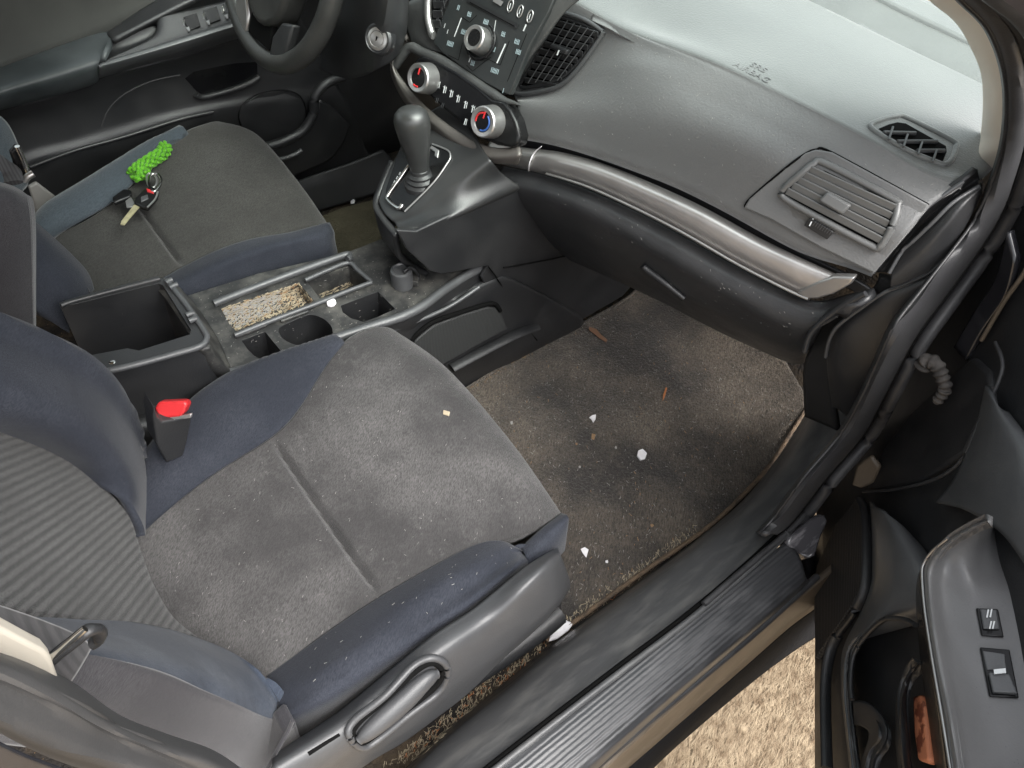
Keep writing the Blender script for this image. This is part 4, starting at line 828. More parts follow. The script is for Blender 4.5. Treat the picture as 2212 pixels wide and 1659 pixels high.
# right vent of the stack
O2 = lambda pts: zc(707.8, 0, .36, pts)
rv = vent(da, [fas], O2([(1390, 105), (1500, 130), (1625, 180), (1630, 205), (1490, 405), (1380, 485), (1240, 522), (1165, 512), (1250, 360), (1340, 190)]),
          O2([(1375, 110), (1170, 500)]), O2([(1640, 190), (1360, 540)]), 9, O2([(1325, 290), (1335, 262), (1440, 300), (1425, 335)]), 'dark', w=.010, fr=.003,
          fins=(O2([(1420, 115), (1620, 190)]), O2([(1180, 500), (1400, 480)]), 5))
strokes('tab_mark', [fas], [(*O2([(1440, 300)])[0], *O2([(1428, 332)])[0], 2.5)], 'white', rv, .022)
tube('vent_surround', onn([fas, top], O2([(1375, 60), (1335, 110), (1250, 270), (1160, 430), (1118, 510), (1125, 550)]), .018)[0], .0065, 'silver', rv, 60, 12, flat=.8)
tube('vent_surround', onn([fas, top], O2([(1125, 550), (1160, 568), (1260, 560), (1400, 520), (1510, 420), (1655, 210), (1650, 180), (1540, 110), (1400, 65)]), .005)[0], .0035, 'grey', rv, 80, 10)
# hood line between the stack and the top
# climate panel
cl_px = C2([(250, 575), (330, 545), (430, 580), (650, 700), (850, 840), (1010, 980), (1120, 1000), (1190, 1080), (1245, 1190), (1282, 1330), (1265, 1420), (1200, 1450), (1050, 1425), (900, 1360), (760, 1260), (600, 1130), (450, 1000), (330, 880), (250, 760), (225, 660)])
cp = prism('climate_panel', RP(cl_px, .022), 'black', da, .03, n=tuple(-x for x in nR), bev=.006, seg=4)
kr = knob('temperature_knob', C2([(1000, 1195)])[0], .0265, .024, 'black', cp, up=.026)
kl = knob('fan_knob', C2([(370, 770)])[0], .0255, .024, 'black', cp, up=.026)
for kk, cols in ((kr, (('blue', 1.6, 4.2), ('red', 4.9, 6.6))), (kl, (('red', 1.2, 1.9),))):
    o, c, a = kk; u = a.cross(Vector((0, 0, 1))).normalized(); v = a.cross(u)
    for m_, t0, t1 in cols:
        tube('colour_arc', [c + a * .0232 + (u * math.cos(t0 + (t1 - t0) * i / 10) + v * math.sin(t0 + (t1 - t0) * i / 10)) * .0135 for i in range(11)], .0016, m_, o, 20, 8)
    tube('pointer', [c + a * .024 + v * -.006, c + a * .024 + v * -.016], .0014, 'white' if m_ == 'blue' else 'red', o, 4, 8)
seg = []
for cx, cy in ((478, 830), (540, 880), (605, 920), (672, 970), (745, 1030), (818, 1070)):
    seg += [(cx + 8, cy - 38, cx - 8, cy + 34, 9), (cx + 24, cy - 28, cx + 10, cy + 34, 6), (cx - 10, cy - 30, cx + 20, cy - 12, 5)]
seg += [(745 + 8, 1165, 735, 1225, 10), (765, 1170, 752, 1228, 8)]
RS('climate_marks', seg, 'white', cp, .0232)
RS('climate_marks', [(470, 960, 455, 1010, 6), (485, 965, 470, 1015, 6), (525, 1010, 510, 1060, 6), (540, 1015, 525, 1065, 6)], 'grey', cp, .0232)
tube('climate_surround', RP(C2([(60, 640), (200, 470), (330, 520), (520, 600), (760, 750), (980, 900), (1130, 985), (1230, 1010), (1300, 1040)]), .010), lambda f: .0085 * min(1, (1.02 - f) * 5), stack.data.materials[0], da, 60, 12)
lsr = patch('lower_surround', [
    RP(C2([(190, 380), (120, 450), (60, 640), (170, 830), (300, 980), (450, 1120), (650, 1270), (850, 1390), (1050, 1450), (1280, 1440)]), .012),
    RP(C2([(150, 380), (90, 450), (30, 650), (120, 880), (260, 1060), (420, 1200), (620, 1360), (820, 1470), (1010, 1540), (1280, 1530)]), .02),
    RP(C2([(130, 390), (70, 460), (10, 680), (100, 930), (240, 1110), (400, 1260), (600, 1420), (800, 1530), (1000, 1600), (1260, 1620)]), .008)], 'trim', da, .008, 60, 16)
lsr.data.materials[0] = mat('dark_bronze_trim', (.13, .12, .11), .42, (.16, .145, .135), 9, metal=.5, spec=.5, bump=.2, bs=250)
# driver side dash: knee bolster and column
patch('driver_dash', [
    [(1.35, 1.02, .86), (1.35, 1.35, .87), (1.35, 1.66, .86)], [(.86, 1.06, .90), (.80, 1.32, .93), (.88, 1.64, .88)],
    [(.80, 1.06, .80), (.78, 1.32, .82), (.84, 1.64, .78)], [(.80, 1.08, .60), (.80, 1.32, .60), (.86, 1.66, .58)], [(1.0, 1.08, .48), (1.0, 1.32, .46), (1.0, 1.66, .46)]], 'dark', da, .01, 30, 30)

# =================================================================== STEERING
sw = thing('steering_wheel', 'black leather steering wheel with satin silver lower spoke in front of the far door', 'steering wheel')
wc = Vector((.582, 1.294, .752)); tlt = .318
U = Vector((math.sin(tlt), 0, math.cos(tlt))); V = Vector((-.0173, 1, 0)).normalized(); U = (U - V * U.dot(V)).normalized(); Nw = V.cross(U); 
if Nw.x > 0: Nw = -Nw
leather = mat('worn_leather', (.032, .032, .031), .38, (.05, .05, .047), 10, bump=.5, bs=260, spec=.55, rvar=.06)
tube('rim', [wc + (U * math.cos(t) + V * math.sin(t)) * .177 for t in [i * math.pi / 16 for i in range(32)]], .0175, leather, sw, 140, 18, True)
hub = prism('airbag_cover', [wc + Nw * .018 + U * a + V * b for a, b in [(.055, -.07), (.06, 0), (.055, .07), (0, .088), (-.05, .075), (-.10, .055), (-.125, .0), (-.10, -.055), (-.05, -.075), (0, -.088)]], leather, sw, .045, n=Nw, bev=.01, seg=4, smooth_n=36)
for s_ in (1, -1):
    prism('lower_spoke', [wc + Nw * .012 + U * a + V * b * s_ for a, b in [(-.095, .066), (-.085, .10), (-.142, .092), (-.165, .045), (-.128, .045)]], 'silver' if s_ > 0 else 'dark', sw, .018, n=Nw, bev=.004)
    prism('side_spoke', [wc + Nw * .012 + U * a + V * b * s_ for a, b in [(.02, .07), (-.02, .07), (-.015, .17), (.012, .17)]], 'dark', sw, .018, n=Nw, bev=.004)
prism('spoke_recess', [wc + Nw * .010 + U * a + V * b for a, b in [(-.08, .035), (-.08, -.035), (-.155, -.04), (-.155, .04)]], 'void', sw, .01, n=Nw, bev=.002)
sc_ = thing('steering_column', 'dark steering column shroud with silver ignition lock right of the wheel', 'steering column')
shr = patch('shroud', [
    XX([(690, 150, .70), (700, 60, .70), (720, -40, .70)]),
    XX([(752, 170, .64), (745, 70, .63), (760, -60, .63)]),
    XX([(810, 152, .62), (815, 70, .61), (820, -60, .61)]),
    XX([(850, 130, .65), (860, 60, .64), (862, -60, .64)]),
    XX([(866, 110, .70), (880, 60, .70), (885, -60, .70)])], 'dark', sc_, .01, 30, 40)
shr.data.materials[0] = mat('column_plastic', (.025, .026, .028), .42, (.035, .035, .035), 9, bump=.4, bs=400)
h = hit(shr, 819, 84, .0)
if h:
    c = h[0]; a = Vector((-.8, -.45, .35)).normalized()
    lk = lathe('ignition_lock', c, a, [(-.01, .024), (.004, .0235), (.007, .020), (.005, .018)], 'dark', sc_, 36)
    lathe('lock_ring', c, a, [(.002, .0175), (.007, .0165), (.008, .0125), (.006, .0115)], 'silver', lk, 36)
    lathe('lock_barrel', c, a, [(.0, .0115), (.0075, .0105), (.0085, .005), (.0085, 0)], 'silver', lk, 30)
    u = Vector((0, -.3, 1)); tube('key_slot', [c + a * .009 + u * .004, c + a * .009 - u * .004], .0013, 'void', lk, 4, 8)

# =================================================================== DRIVER DOOR
dd = thing('driver_door', 'closed far front door with padded armrest, window switches and speaker', 'car door', 'front doors')
D1 = lambda pts: zc(0, 0, .36, pts)
up_ = patch('upper_panel', [
    YY([(a, b, 1.64) for a, b in [(-80, -60), (200, -120), (420, -150), (700, -170)]]),
    YY([(a, b, 1.62) for a, b in D1([(-200, 300), (300, 150), (650, 40), (1000, -60)])]),
    YY([(a, b, 1.60) for a, b in D1([(-200, 480), (0, 405), (640, 190), (960, 10)])])], 'dark', dd, .01, 40, 20)
up_.data.materials[0] = mat('door_insert_fabric', (.028, .028, .026), .9, (.036, .036, .033), 8, bump=.3, bs=700, sheen=.15)
patch('upper_shelf', [
    YY([(a, b, 1.605) for a, b in D1([(630, 195), (760, 110), (960, -10), (1200, -110)])]),
    YY([(a, b, 1.56) for a, b in D1([(670, 235), (800, 170), (960, 90), (1200, -30)])])], 'dark', dd, .01, 20, 8)
pad = patch('armrest', [
    YY([(a, b, 1.605) for a, b in D1([(-200, 482), (0, 402), (320, 285), (600, 190), (660, 192)])]),
    YY([(a, b, 1.585) for a, b in D1([(-200, 505), (0, 425), (320, 310), (600, 225), (672, 215)])]),
    YY([(a, b, 1.53) for a, b in D1([(-200, 580), (0, 500), (320, 400), (580, 315), (640, 270)])]),
    YY([(a, b, 1.51) for a, b in D1([(-200, 640), (0, 560), (320, 470), (560, 395), (600, 360)])]),
    YY([(a, b, 1.525) for a, b in D1([(-200, 700), (0, 630), (300, 555), (540, 480), (598, 430)])]),
    YY([(a, b, 1.545) for a, b in D1([(-200, 725), (0, 662), (290, 590), (540, 515), (592, 480)])])], 'dark', dd, .01, 50, 40)
pad.data.materials[0] = mat('armrest_vinyl', (.028, .033, .035), .42, (.06, .067, .07), 7, bump=.4, bs=350, spec=.5)
sp = patch('switch_panel', [
    YY([(a, b, 1.565) for a, b in D1([(945, 180), (958, 95), (1150, 50), (1380, 0), (1560, -60), (1700, -110)])]),
    YY([(a, b, 1.53) for a, b in D1([(870, 250), (960, 215), (1150, 165), (1380, 105), (1560, 55), (1700, 0)])]),
    YY([(a, b, 1.515) for a, b in D1([(600, 375), (800, 315), (1100, 225), (1380, 140), (1560, 90), (1700, 40)])])], 'dark', dd, .01, 50, 20)
patch('grab_recess', [
    YY([(a, b, 1.575) for a, b in D1([(668, 240), (760, 200), (900, 150), (948, 150)])]),
    YY([(a, b, 1.56) for a, b in D1([(640, 320), (760, 290), (890, 240), (945, 205)])]),
    YY([(a, b, 1.52) for a, b in D1([(600, 370), (760, 325), (880, 285), (960, 260)])])], 'dark', dd, .01, 20, 14)
patch('armrest_edge', [
    YY([(a, b, 1.515) for a, b in D1([(600, 372), (800, 314), (1100, 222), (1380, 138), (1560, 88), (1800, 20)])]),
    YY([(a, b, 1.505) for a, b in D1([(598, 400), (800, 345), (1100, 255), (1385, 165), (1560, 115), (1800, 50)])]),
    YY([(a, b, 1.52) for a, b in D1([(598, 440), (800, 385), (1100, 300), (1395, 205), (1560, 155), (1800, 90)])]),
    YY([(a, b, 1.55) for a, b in D1([(598, 470), (800, 410), (1100, 330), (1400, 240), (1560, 190), (1800, 120)])])], 'grey', dd, .008, 50, 20)
for qx, qy in ((1120, 150), (1240, 110), (1350, 75)):
    s_ = prism('window_switch', onn(sp, D1([(qx - 20, qy - 40), (qx + 60, qy - 65), (qx + 85, qy + 15), (qx + 10, qy + 40)]), .004)[0], 'black', dd, .004, bev=.001)
    strokes('switch_mark', [s_], [(*D1([(qx - 18, qy - 28)])[0], *D1([(qx - 10, qy + 2)])[0], 5), (*D1([(qx + 8, qy + 14)])[0], *D1([(qx + 14, qy + 38)])[0], 4)], 'silver', s_, .002)
for qx, qy in ((1330, 45), (1360, 30), (1500, 10), (1530, 25)):
    prism('lock_button', onn(sp, D1([(qx, qy), (qx + 22, qy - 10), (qx + 30, qy + 25), (qx + 8, qy + 32)]), .004)[0], 'silver', dd, .004, bev=.001)
lp = patch('lower_panel', [
    YY([(a, b, 1.56) for a, b in D1([(-200, 720), (0, 655), (300, 585), (598, 460), (900, 385), (1400, 235), (1800, 100)])]),
    YY([(a, b, 1.58) for a, b in D1([(-200, 800), (30, 740), (320, 680), (620, 580), (950, 490), (1400, 380), (1900, 280)])]),
    YY([(a, b, 1.58) for a, b in D1([(-200, 1000), (100, 900), (400, 830), (700, 740), (1000, 660), (1500, 560), (2000, 460)])]),
    YY([(a, b, 1.57) for a, b in D1([(-200, 1250), (180, 1000), (440, 930), (760, 840), (1100, 730), (1500, 660), (2100, 640)])]),
    YY([(a, b, 1.59) for a, b in D1([(-100, 1400), (280, 1150), (500, 1080), (800, 1000), (1200, 950), (1700, 960), (2200, 900)])]),
    YY([(a, b, 1.60) for a, b in D1([(0, 1500), (340, 1250), (600, 1200), (900, 1120), (1300, 1100), (1800, 1080), (2300, 1050)])])], 'dark', dd, .01, 70, 60)
tube('panel_crease', onn(lp, D1([(180, 1000), (440, 905), (760, 815), (1080, 715), (1280, 670)]), .001)[0], .004, 'dark', dd, 50, 8)
tube('panel_crease', onn(lp, D1([(610, 760), (650, 660), (740, 570), (900, 490), (1080, 450)]), .0002)[0], .0018, 'rubber', dd, 50, 8)
prism('pull_pocket', onn(lp, D1([(1110, 470), (1160, 430), (1400, 380), (1540, 370), (1545, 455), (1440, 510), (1260, 560), (1200, 570)]), .001)[0], 'black', dd, .002, bev=0)
tube('pocket_lip', onn(lp, D1([(1170, 560), (1200, 578), (1270, 568), (1400, 530), (1500, 490), (1550, 455)]), .004)[0], .007, 'dark', dd, 40, 10)
spk = onn(lp, [(a, b) for a, b in D1([(1460, 620), (1560, 560), (1700, 540), (1790, 570), (1830, 640), (1830, 740), (1780, 800), (1650, 850), (1540, 860), (1470, 800), (1430, 700)])], .002)
prism('speaker_grille', spk[0], 'dark', dd, .003, bev=.001)
tube('speaker_ring', spk[0], .0016, 'black', dd, 70, 8, True)
tube('map_pocket', YY([(a, b, 1.535) for a, b in D1([(1500, 890), (1600, 880), (1720, 840), (1820, 780), (1880, 680), (1890, 580), (1960, 500), (2060, 460)])]), .011, 'dark', dd, 60, 12)
patch('pocket_face', [
    YY([(a, b, 1.535) for a, b in D1([(1480, 895), (1600, 885), (1730, 845), (1830, 785), (1890, 690), (1920, 600)])]),
    YY([(a, b, 1.54) for a, b in D1([(1560, 960), (1680, 945), (1800, 900), (1880, 850), (1960, 760), (2000, 650)])]),
    YY([(a, b, 1.55) for a, b in D1([(1700, 1080), (1780, 1050), (1880, 1010), (1980, 960), (2060, 860), (2100, 750)])])], 'dark', dd, .008, 40, 20)
tube('pocket_rib', YY([(a, b, 1.53) for a, b in D1([(1600, 960), (1700, 950), (1770, 925), (1810, 900)])]), .005, 'grey', dd, 20, 8)
patch('door_bottom_trim', [
    YY([(a, b, 1.60) for a, b in D1([(180, 1015), (330, 1150), (1700, 1080), (1900, 1040), (2300, 960)])]),
    YY([(a, b, 1.62) for a, b in D1([(200, 1080), (330, 1200), (1760, 1160), (1950, 1120), (2300, 1060)])])], 'grey', dd, .01, 30, 6)
prism('lock_cover', YY([(62, 405, 1.5), (80, 395, 1.5), (125, 430, 1.5), (98, 470, 1.5), (82, 486, 1.5), (74, 440, 1.5)]), mat('pale_grey_plastic', (.22, .21, .20), .5), dd, .01, bev=.003)
# driver side sill + mat
slc = patch('sill_cover', [Z(.10, D1([(1740, 1110), (1850, 1060), (2100, 980), (2300, 900)])), Z(.07, D1([(1790, 1180), (1900, 1130), (2150, 1040), (2350, 960)])), Z(.01, D1([(1830, 1290), (1900, 1270), (2200, 1180), (2400, 1110)]))], 'dark', body, .01, 24, 16)
dm = tag(prism('floor_mat', Z(.014, [(660, 480), (740, 448), (830, 425), (930, 400), (1000, 450), (880, 560), (700, 560)]), 'olive', None, .012, bev=.002), 'olive floor mat in the dark driver footwell beside the centre console', 'floor mat', 'floor mats')

# =================================================================== PASSENGER FLOOR MAT
def ripple(p, u, v):
    q = p.copy(); q.z += .0035 * math.sin(p.x * 23 + p.y * 11) * math.sin(p.y * 17 - p.x * 9); return q
pm = patch('floor_mat', [
    ZZ([(930, 900, .012), (1010, 838, .014), (1150, 748, .016), (1250, 700, .02), (1345, 648, .03), (1400, 600, .05), (1450, 560, .08)]),
    ZZ([(1000, 1010, .012), (1090, 930, .016), (1230, 840, .018), (1340, 780, .022), (1440, 720, .035), (1500, 670, .06), (1560, 620, .10)]),
    ZZ([(1060, 1150, .012), (1170, 1060, .016), (1310, 960, .018), (1420, 890, .022), (1520, 830, .035), (1600, 770, .06), (1660, 720, .10)]),
    ZZ([(1120, 1290, .012), (1230, 1200, .014), (1360, 1110, .016), (1480, 1020, .02), (1590, 950, .03), (1680, 890, .05), (1730, 840, .09)]),
    ZZ([(1180, 1385, .010), (1238, 1345, .012), (1400, 1228, .014), (1540, 1130, .018), (1650, 1020, .026), (1712, 930, .045), (1745, 875, .08)])], 'mat', None, .010, 90, 70, fn=ripple)
tag(pm, 'dirty dark grey carpet mat in the passenger footwell, strewn with crumbs', 'floor mat', 'floor mats')
eb = ZZ([(1180, 1385, .016), (1238, 1345, .018), (1400, 1228, .02), (1540, 1130, .024), (1650, 1020, .032), (1712, 930, .05), (1745, 878, .08)])
tube('edge_binding', eb, .0045, mat('frayed_binding', (.16, .11, .07), .95, (.08, .06, .045), 40, bump=2, bs=120, dist=.003), pm, 90, 8)
tube('edge_binding', ZZ([(990, 850, .018), (1150, 752, .02), (1250, 703, .024), (1345, 650, .036), (1390, 612, .05)]), .0035, 'mat', pm, 60, 8)

# =================================================================== PASSENGER DOOR (open)
pd = thing('passenger_door', 'open front passenger door with grey armrest, window switch and map pocket on the right', 'car door', 'front doors')
hu = Vector((-.8, -.6, 0)); hn = Vector((-.6, .8, 0))
def DP(s, z, c): # along the door, height, plane
    p0 = Vector((1.15, .2375, 0)); p0 = p0 + hn * (c - hn.dot(p0)); p = p0 + hu * s; p.z = z; return p
W9 = lambda pts: zc(1415.7, 1061.8, .36, pts)
inner = patch('inner_panel', [[DP(0, .86, -.5), DP(.5, .86, -.5), DP(1.05, .8, -.5)], [DP(0, .05, -.5), DP(.5, .05, -.5), DP(1.05, .07, -.5)]], 'dark', pd, .05, 30, 24)
prism('front_edge', D(-.492, [(1870, 1060), (1900, 980), (1965, 890), (2040, 820), (2100, 770), (2133, 800), (2140, 860), (2080, 980), (1990, 1040), (1900, 1062)]), 'dark', pd, .02, bev=.006, seg=3)
tube('panel_seam', D(-.488, [(1865, 1062), (1930, 1058), (2020, 1035), (2080, 990), (2120, 900), (2165, 800), (2150, 740)]), .0025, 'rubber', pd, 50, 8)
spm = mat('speaker_cloth', (.035, .033, .032), .7, wave=(52, 'Z', 1.0, (.012, .011, .011)))
prism('speaker_grille', D(-.488, W9([(1215, 60), (1240, 130), (1252, 350), (1240, 560), (1180, 680), (1060, 850), (1010, 920), (960, 1000), (950, 700), (965, 450), (1080, 200), (1180, 70)])), spm, pd, .01, bev=.002)
tube('grille_frame', D(-.484, W9([(1230, 50), (1262, 130), (1272, 350), (1262, 580), (1200, 720), (1090, 870), (1040, 1000), (1020, 1200), (1030, 1659)])), .009, 'dark', pd, 60, 12, flat=.6)
bulge = patch('lower_trim', [
    D(-.487, W9([(1285, 60), (1295, 200), (1300, 400), (1292, 560), (1230, 730), (1150, 880), (1115, 1000), (1115, 1200), (1140, 1450), (1170, 1700)])),
    D(-.470, W9([(1300, 90), (1330, 220), (1345, 400), (1335, 560), (1270, 730), (1180, 880), (1132, 1000), (1130, 1200), (1155, 1450), (1185, 1700)])),
    D(-.462, W9([(1370, 120), (1430, 260), (1450, 420), (1440, 570), (1370, 720), (1225, 880), (1160, 980), (1150, 1200), (1175, 1450), (1205, 1700)])),
    D(-.475, W9([(1480, 200), (1560, 360), (1600, 500), (1580, 640), (1500, 745), (1240, 880), (1178, 990), (1168, 1200), (1195, 1450), (1225, 1700)])),
    D(-.498, W9([(1540, 260), (1640, 380), (1700, 540), (1680, 700), (1590, 790), (1250, 895), (1190, 1000), (1180, 1210), (1208, 1450), (1240, 1700)]))], 'grey', pd, .006, 70, 40)
patch('lit_trim_patch', [  # lighter grey patch painted in for the light gradient on the door's upper trim
    D(-.487, [(2128, 832), (2112, 900), (2086, 975), (2056, 1040), (2020, 1085)]),
    D(-.480, [(2138, 850), (2140, 920), (2130, 1000), (2110, 1060), (2080, 1100)]),
    D(-.484, [(2160, 880), (2190, 950), (2200, 1040), (2190, 1110), (2160, 1150)]),
    D(-.497, [(2180, 890), (2235, 970), (2260, 1080), (2250, 1180), (2220, 1230)])], 'grey', pd, .006, 30, 24)
patch('pocket_wall', [
    D(-.50, W9([(1190, 980), (1230, 880), (1380, 760), (1500, 775), (1620, 850)])),
    D(-.53, W9([(1185, 1100), (1230, 1050), (1400, 1000), (1500, 1000), (1620, 1000)])),
    D(-.54, W9([(1180, 1400), (1230, 1400), (1400, 1400), (1500, 1400), (1620, 1400)])),
    D(-.54, W9([(1200, 1750), (1250, 1750), (1400, 1750), (1500, 1750), (1620, 1750)]))], 'black', pd, .006, 30, 20)
tube('map_pocket_rim', D(-.462, W9([(1560, 800), (1490, 768), (1400, 762), (1340, 790), (1260, 870), (1205, 950), (1180, 1030), (1172, 1160), (1180, 1250)])), .0035, 'dark', pd, 60, 8)
ph = patch('bottle_holder', [
    D(-.47, W9([(1185, 1262), (1240, 1255), (1310, 1285), (1370, 1350), (1395, 1430), (1385, 1520), (1330, 1600), (1310, 1700)])),
    D(-.463, W9([(1187, 1275), (1238, 1272), (1300, 1302), (1350, 1362), (1375, 1435), (1365, 1515), (1312, 1595), (1290, 1700)])),
    D(-.466, W9([(1190, 1400), (1210, 1400), (1240, 1410), (1265, 1425), (1280, 1450), (1270, 1510), (1240, 1600), (1220, 1700)]))], 'dark', pd, .01, 40, 20)
dv_ = patch('pocket_divider', [
    D(-.475, W9([(1575, 1020), (1500, 1090), (1455, 1180), (1440, 1300), (1440, 1500), (1460, 1700)])),
    D(-.462, W9([(1580, 1035), (1520, 1100), (1485, 1190), (1475, 1300), (1478, 1500), (1498, 1700)])),
    D(-.475, W9([(1585, 1050), (1550, 1110), (1525, 1200), (1520, 1300), (1530, 1500), (1548, 1700)]))], 'dark', pd, .01, 30, 12)
armt = patch('armrest', [
    D(-.425, W9([(1985, 172), (1900, 203), (1760, 280), (1660, 360), (1610, 430), (1600, 500), (1615, 700), (1660, 1000), (1720, 1350), (1780, 1750)])),
    D(-.422, W9([(1995, 180), (1915, 215), (1790, 290), (1700, 375), (1650, 450), (1640, 520), (1655, 720), (1700, 1010), (1770, 1350), (1830, 1750)])),
    D(-.440, W9([(2006, 190), (1950, 228), (1840, 300), (1770, 380), (1735, 450), (1728, 540), (1740, 740), (1790, 1020), (1850, 1360), (1900, 1750)])),
    D(-.470, W9([(2020, 200), (1995, 250), (1950, 350), (1930, 450), (1930, 560), (1950, 760), (1990, 1050), (2040, 1380), (2090, 1750)])),
    D(-.515, W9([(2036, 208), (2085, 290), (2140, 400), (2180, 480), (2215, 560), (2270, 760), (2330, 1050), (2380, 1400), (2400, 1750)]))], 'dark', pd, .008, 90, 60)
armt.data.materials[0] = mat('armrest_plastic', (.13, .129, .13), .36, (.15, .149, .15), 5, bump=.45, bs=420, spec=.6, speck=(.06, .06, .06), ss=150, sth=.07, rvar=.04)
patch('armrest_side', [
    D(-.425, W9([(1760, 285), (1662, 365), (1612, 432), (1602, 500), (1617, 700), (1662, 1000), (1722, 1350), (1782, 1750)])),
    D(-.43, W9([(1735, 310), (1645, 385), (1598, 450), (1588, 520), (1600, 720), (1640, 1010), (1695, 1350), (1745, 1750)])),
    D(-.47, W9([(1660, 400), (1590, 470), (1570, 540), (1562, 640), (1572, 820), (1600, 1100), (1640, 1380), (1690, 1750)]))], 'black', pd, .006, 60, 14)
tube('armrest_edge', D(-.4215, W9([(1755, 282), (1660, 360), (1612, 430), (1601, 495), (1616, 700), (1661, 1000), (1721, 1350), (1785, 1750)])), .0016, 'silver', pd, 90, 8)
def sw_box(name, pts, m, off, dep, par): return prism(name, onn(armt, pts, off)[0], m, par, dep, bev=.0012)
lk_ = sw_box('lock_switch', W9([(1922, 705), (2055, 712), (2090, 880), (1955, 870)]), 'black', .003, .003, pd)
sw_box('rocker', W9([(1942, 718), (2042, 724), (2062, 840), (1965, 838)]), 'grey', .0062, .003, lk_)
strokes('switch_mark', [armt], [(*a, *b, 3.5) for a, b in zip(W9([(1990, 730), (2010, 728), (2010, 800), (2028, 800)]), W9([(1982, 778), (2002, 776), (2000, 845), (2018, 845)]))], 'white', lk_, .0082)
ws_ = sw_box('window_switch', W9([(1945, 940), (2125, 955), (2180, 1245), (2000, 1235)]), 'black', .003, .003, pd)
sw_box('rocker', W9([(1990, 1105), (2120, 1115), (2165, 1232), (2015, 1222)]), 'grey', .0085, .005, ws_)
sw_box('rocker_well', W9([(1960, 965), (2095, 985), (2105, 1080), (1985, 1080)]), 'grey', .0045, .002, ws_)
strokes('switch_mark', [armt], [(*W9([(2020, 1112)])[0], *W9([(2095, 1105)])[0], 10)], 'white', ws_, .0115)
# check strap and grey foam lump between door and body
ck = tag(tube('wiring_boot', X(.97, [(1992, 792), (2004, 780), (2022, 788), (2034, 812), (2042, 836), (2034, 854), (2022, 868)]), lambda f: .0115 - .005 * f + .0013 * math.sin(f * 62), 'lump', None, 110, 16), 'dusty grey ribbed rubber boot between the open door and the body', 'boot')
wr = tag(prism('candy_wrapper', D(-.485, W9([(1540, 1225), (1590, 1215), (1612, 1300), (1625, 1450), (1642, 1600), (1625, 1630), (1570, 1610), (1548, 1450)])), 'rust', None, .012, bev=.004, seg=3), 'orange crinkled wrapper tucked in the map pocket of the open door', 'wrapper')

# =================================================================== KEYS
ks = thing('bunch_of_keys', 'car keys with bright green crocheted charm lying on the far seat cushion', 'keys')
_kc, _kn = onn([dc, df], zc(0, 0, .36, [(720, 1330), (800, 1200), (900, 1200), (940, 1120), (900, 1050), (960, 920)]), 0)
_kn = Vector((0, 0, 1)); _kd = max(p.z for p in _kc)
def K1(pts, off): return [PN(a, b, (0, 0, 1), _kd + off - .004) for a, b in zc(0, 0, .36, pts)]
gp = K1([(990, 885), (975, 920), (925, 950), (880, 980), (835, 1010), (805, 1040)], .013)
def knit(f): return .0125 + .0012 * math.sin(f * 60)
ch = tube('crochet_charm', gp, .0105, mat('gap_shade_yarn', (.03, .13, .006), .95), ks, 60, 14)  # core coloured darker green as painted shading in the gaps between stitches
# stitches
st = cr(gp, 15); 
vs = bmesh.new()
for i, p in enumerate(st):
    t = (st[min(i + 1, 14)] - st[max(i - 1, 0)]).normalized(); s_ = t.cross(Vector((0, 0, 1))).normalized(); w_ = s_.cross(t)
    for q in range(7):
        a = q * 2 * math.pi / 7 + (i % 2) * .45
        m_ = Matrix.Translation(p + (s_ * math.cos(a) + w_ * math.sin(a)) * .0105) @ Matrix.Rotation(a, 4, t) 
        bmesh.ops.create_icosphere(vs, subdivisions=2, radius=.0040 + random.random() * .0005, matrix=m_ @ Matrix.Diagonal((1.25, .9, .9, 1)))
me = bpy.data.meshes.new('stitches'); vs.to_mesh(me); vs.free(); finish(link('stitches', me, 'green', ch))
bl_ = bmesh.new()
for k_ in range(46):
    a = random.random() * 6.28; r_ = random.random() ** .5 * .019; c = K1([(838, 1060)], .006)[0]
    bmesh.ops.create_icosphere(bl_, subdivisions=2, radius=.0043, matrix=Matrix.Translation(c + Vector((math.cos(a) * r_, math.sin(a) * r_ * .8, random.random() * .010))))
me = bpy.data.meshes.new('crochet_loop'); bl_.to_mesh(me); bl_.free(); finish(link('crochet_loop', me, 'green', ks))
tube('key_ring', K1([(905, 1050), (945, 1045), (968, 1080), (950, 1130), (915, 1150), (895, 1100)], .020), .0024, 'chrome', ks, 60, 8, True)
tube('key_ring', K1([(880, 1060), (900, 1040), (935, 1060), (940, 1100), (920, 1125), (890, 1110)], .017), .002, 'silver', ks, 60, 8, True)
fob = prism('key_fob', K1([(862, 1135), (905, 1110), (948, 1140), (945, 1180), (885, 1248), (850, 1240), (802, 1215), (815, 1180)], .020), 'black', ks, .009, bev=.003, seg=3)
prism('red_button', K1([(878, 1128), (918, 1140), (922, 1160), (882, 1148)], .0218), 'red', fob, .003, bev=.001)
prism('fob_button', K1([(845, 1180), (885, 1165), (890, 1190), (845, 1210)], .0218), 'grey', fob, .003, bev=.001)
tube('fob_edge', K1([(885, 1244), (930, 1195), (948, 1150)], .020), .0016, 'silver', fob, 20, 8)
prism('key_blade', K1([(805, 1225), (838, 1238), (775, 1310), (745, 1348), (722, 1345), (728, 1325)], .016), 'brass', ks, .0025, bev=.0006)
prism('door_key', K1([(752, 1205), (785, 1180), (805, 1215), (795, 1240), (760, 1245)], .013), 'silver', ks, .002, bev=.0006)
prism('second_fob', K1([(672, 1180), (740, 1130), (790, 1140), (785, 1175), (720, 1200), (680, 1215)], .014), 'black', ks, .009, bev=.003, seg=3)

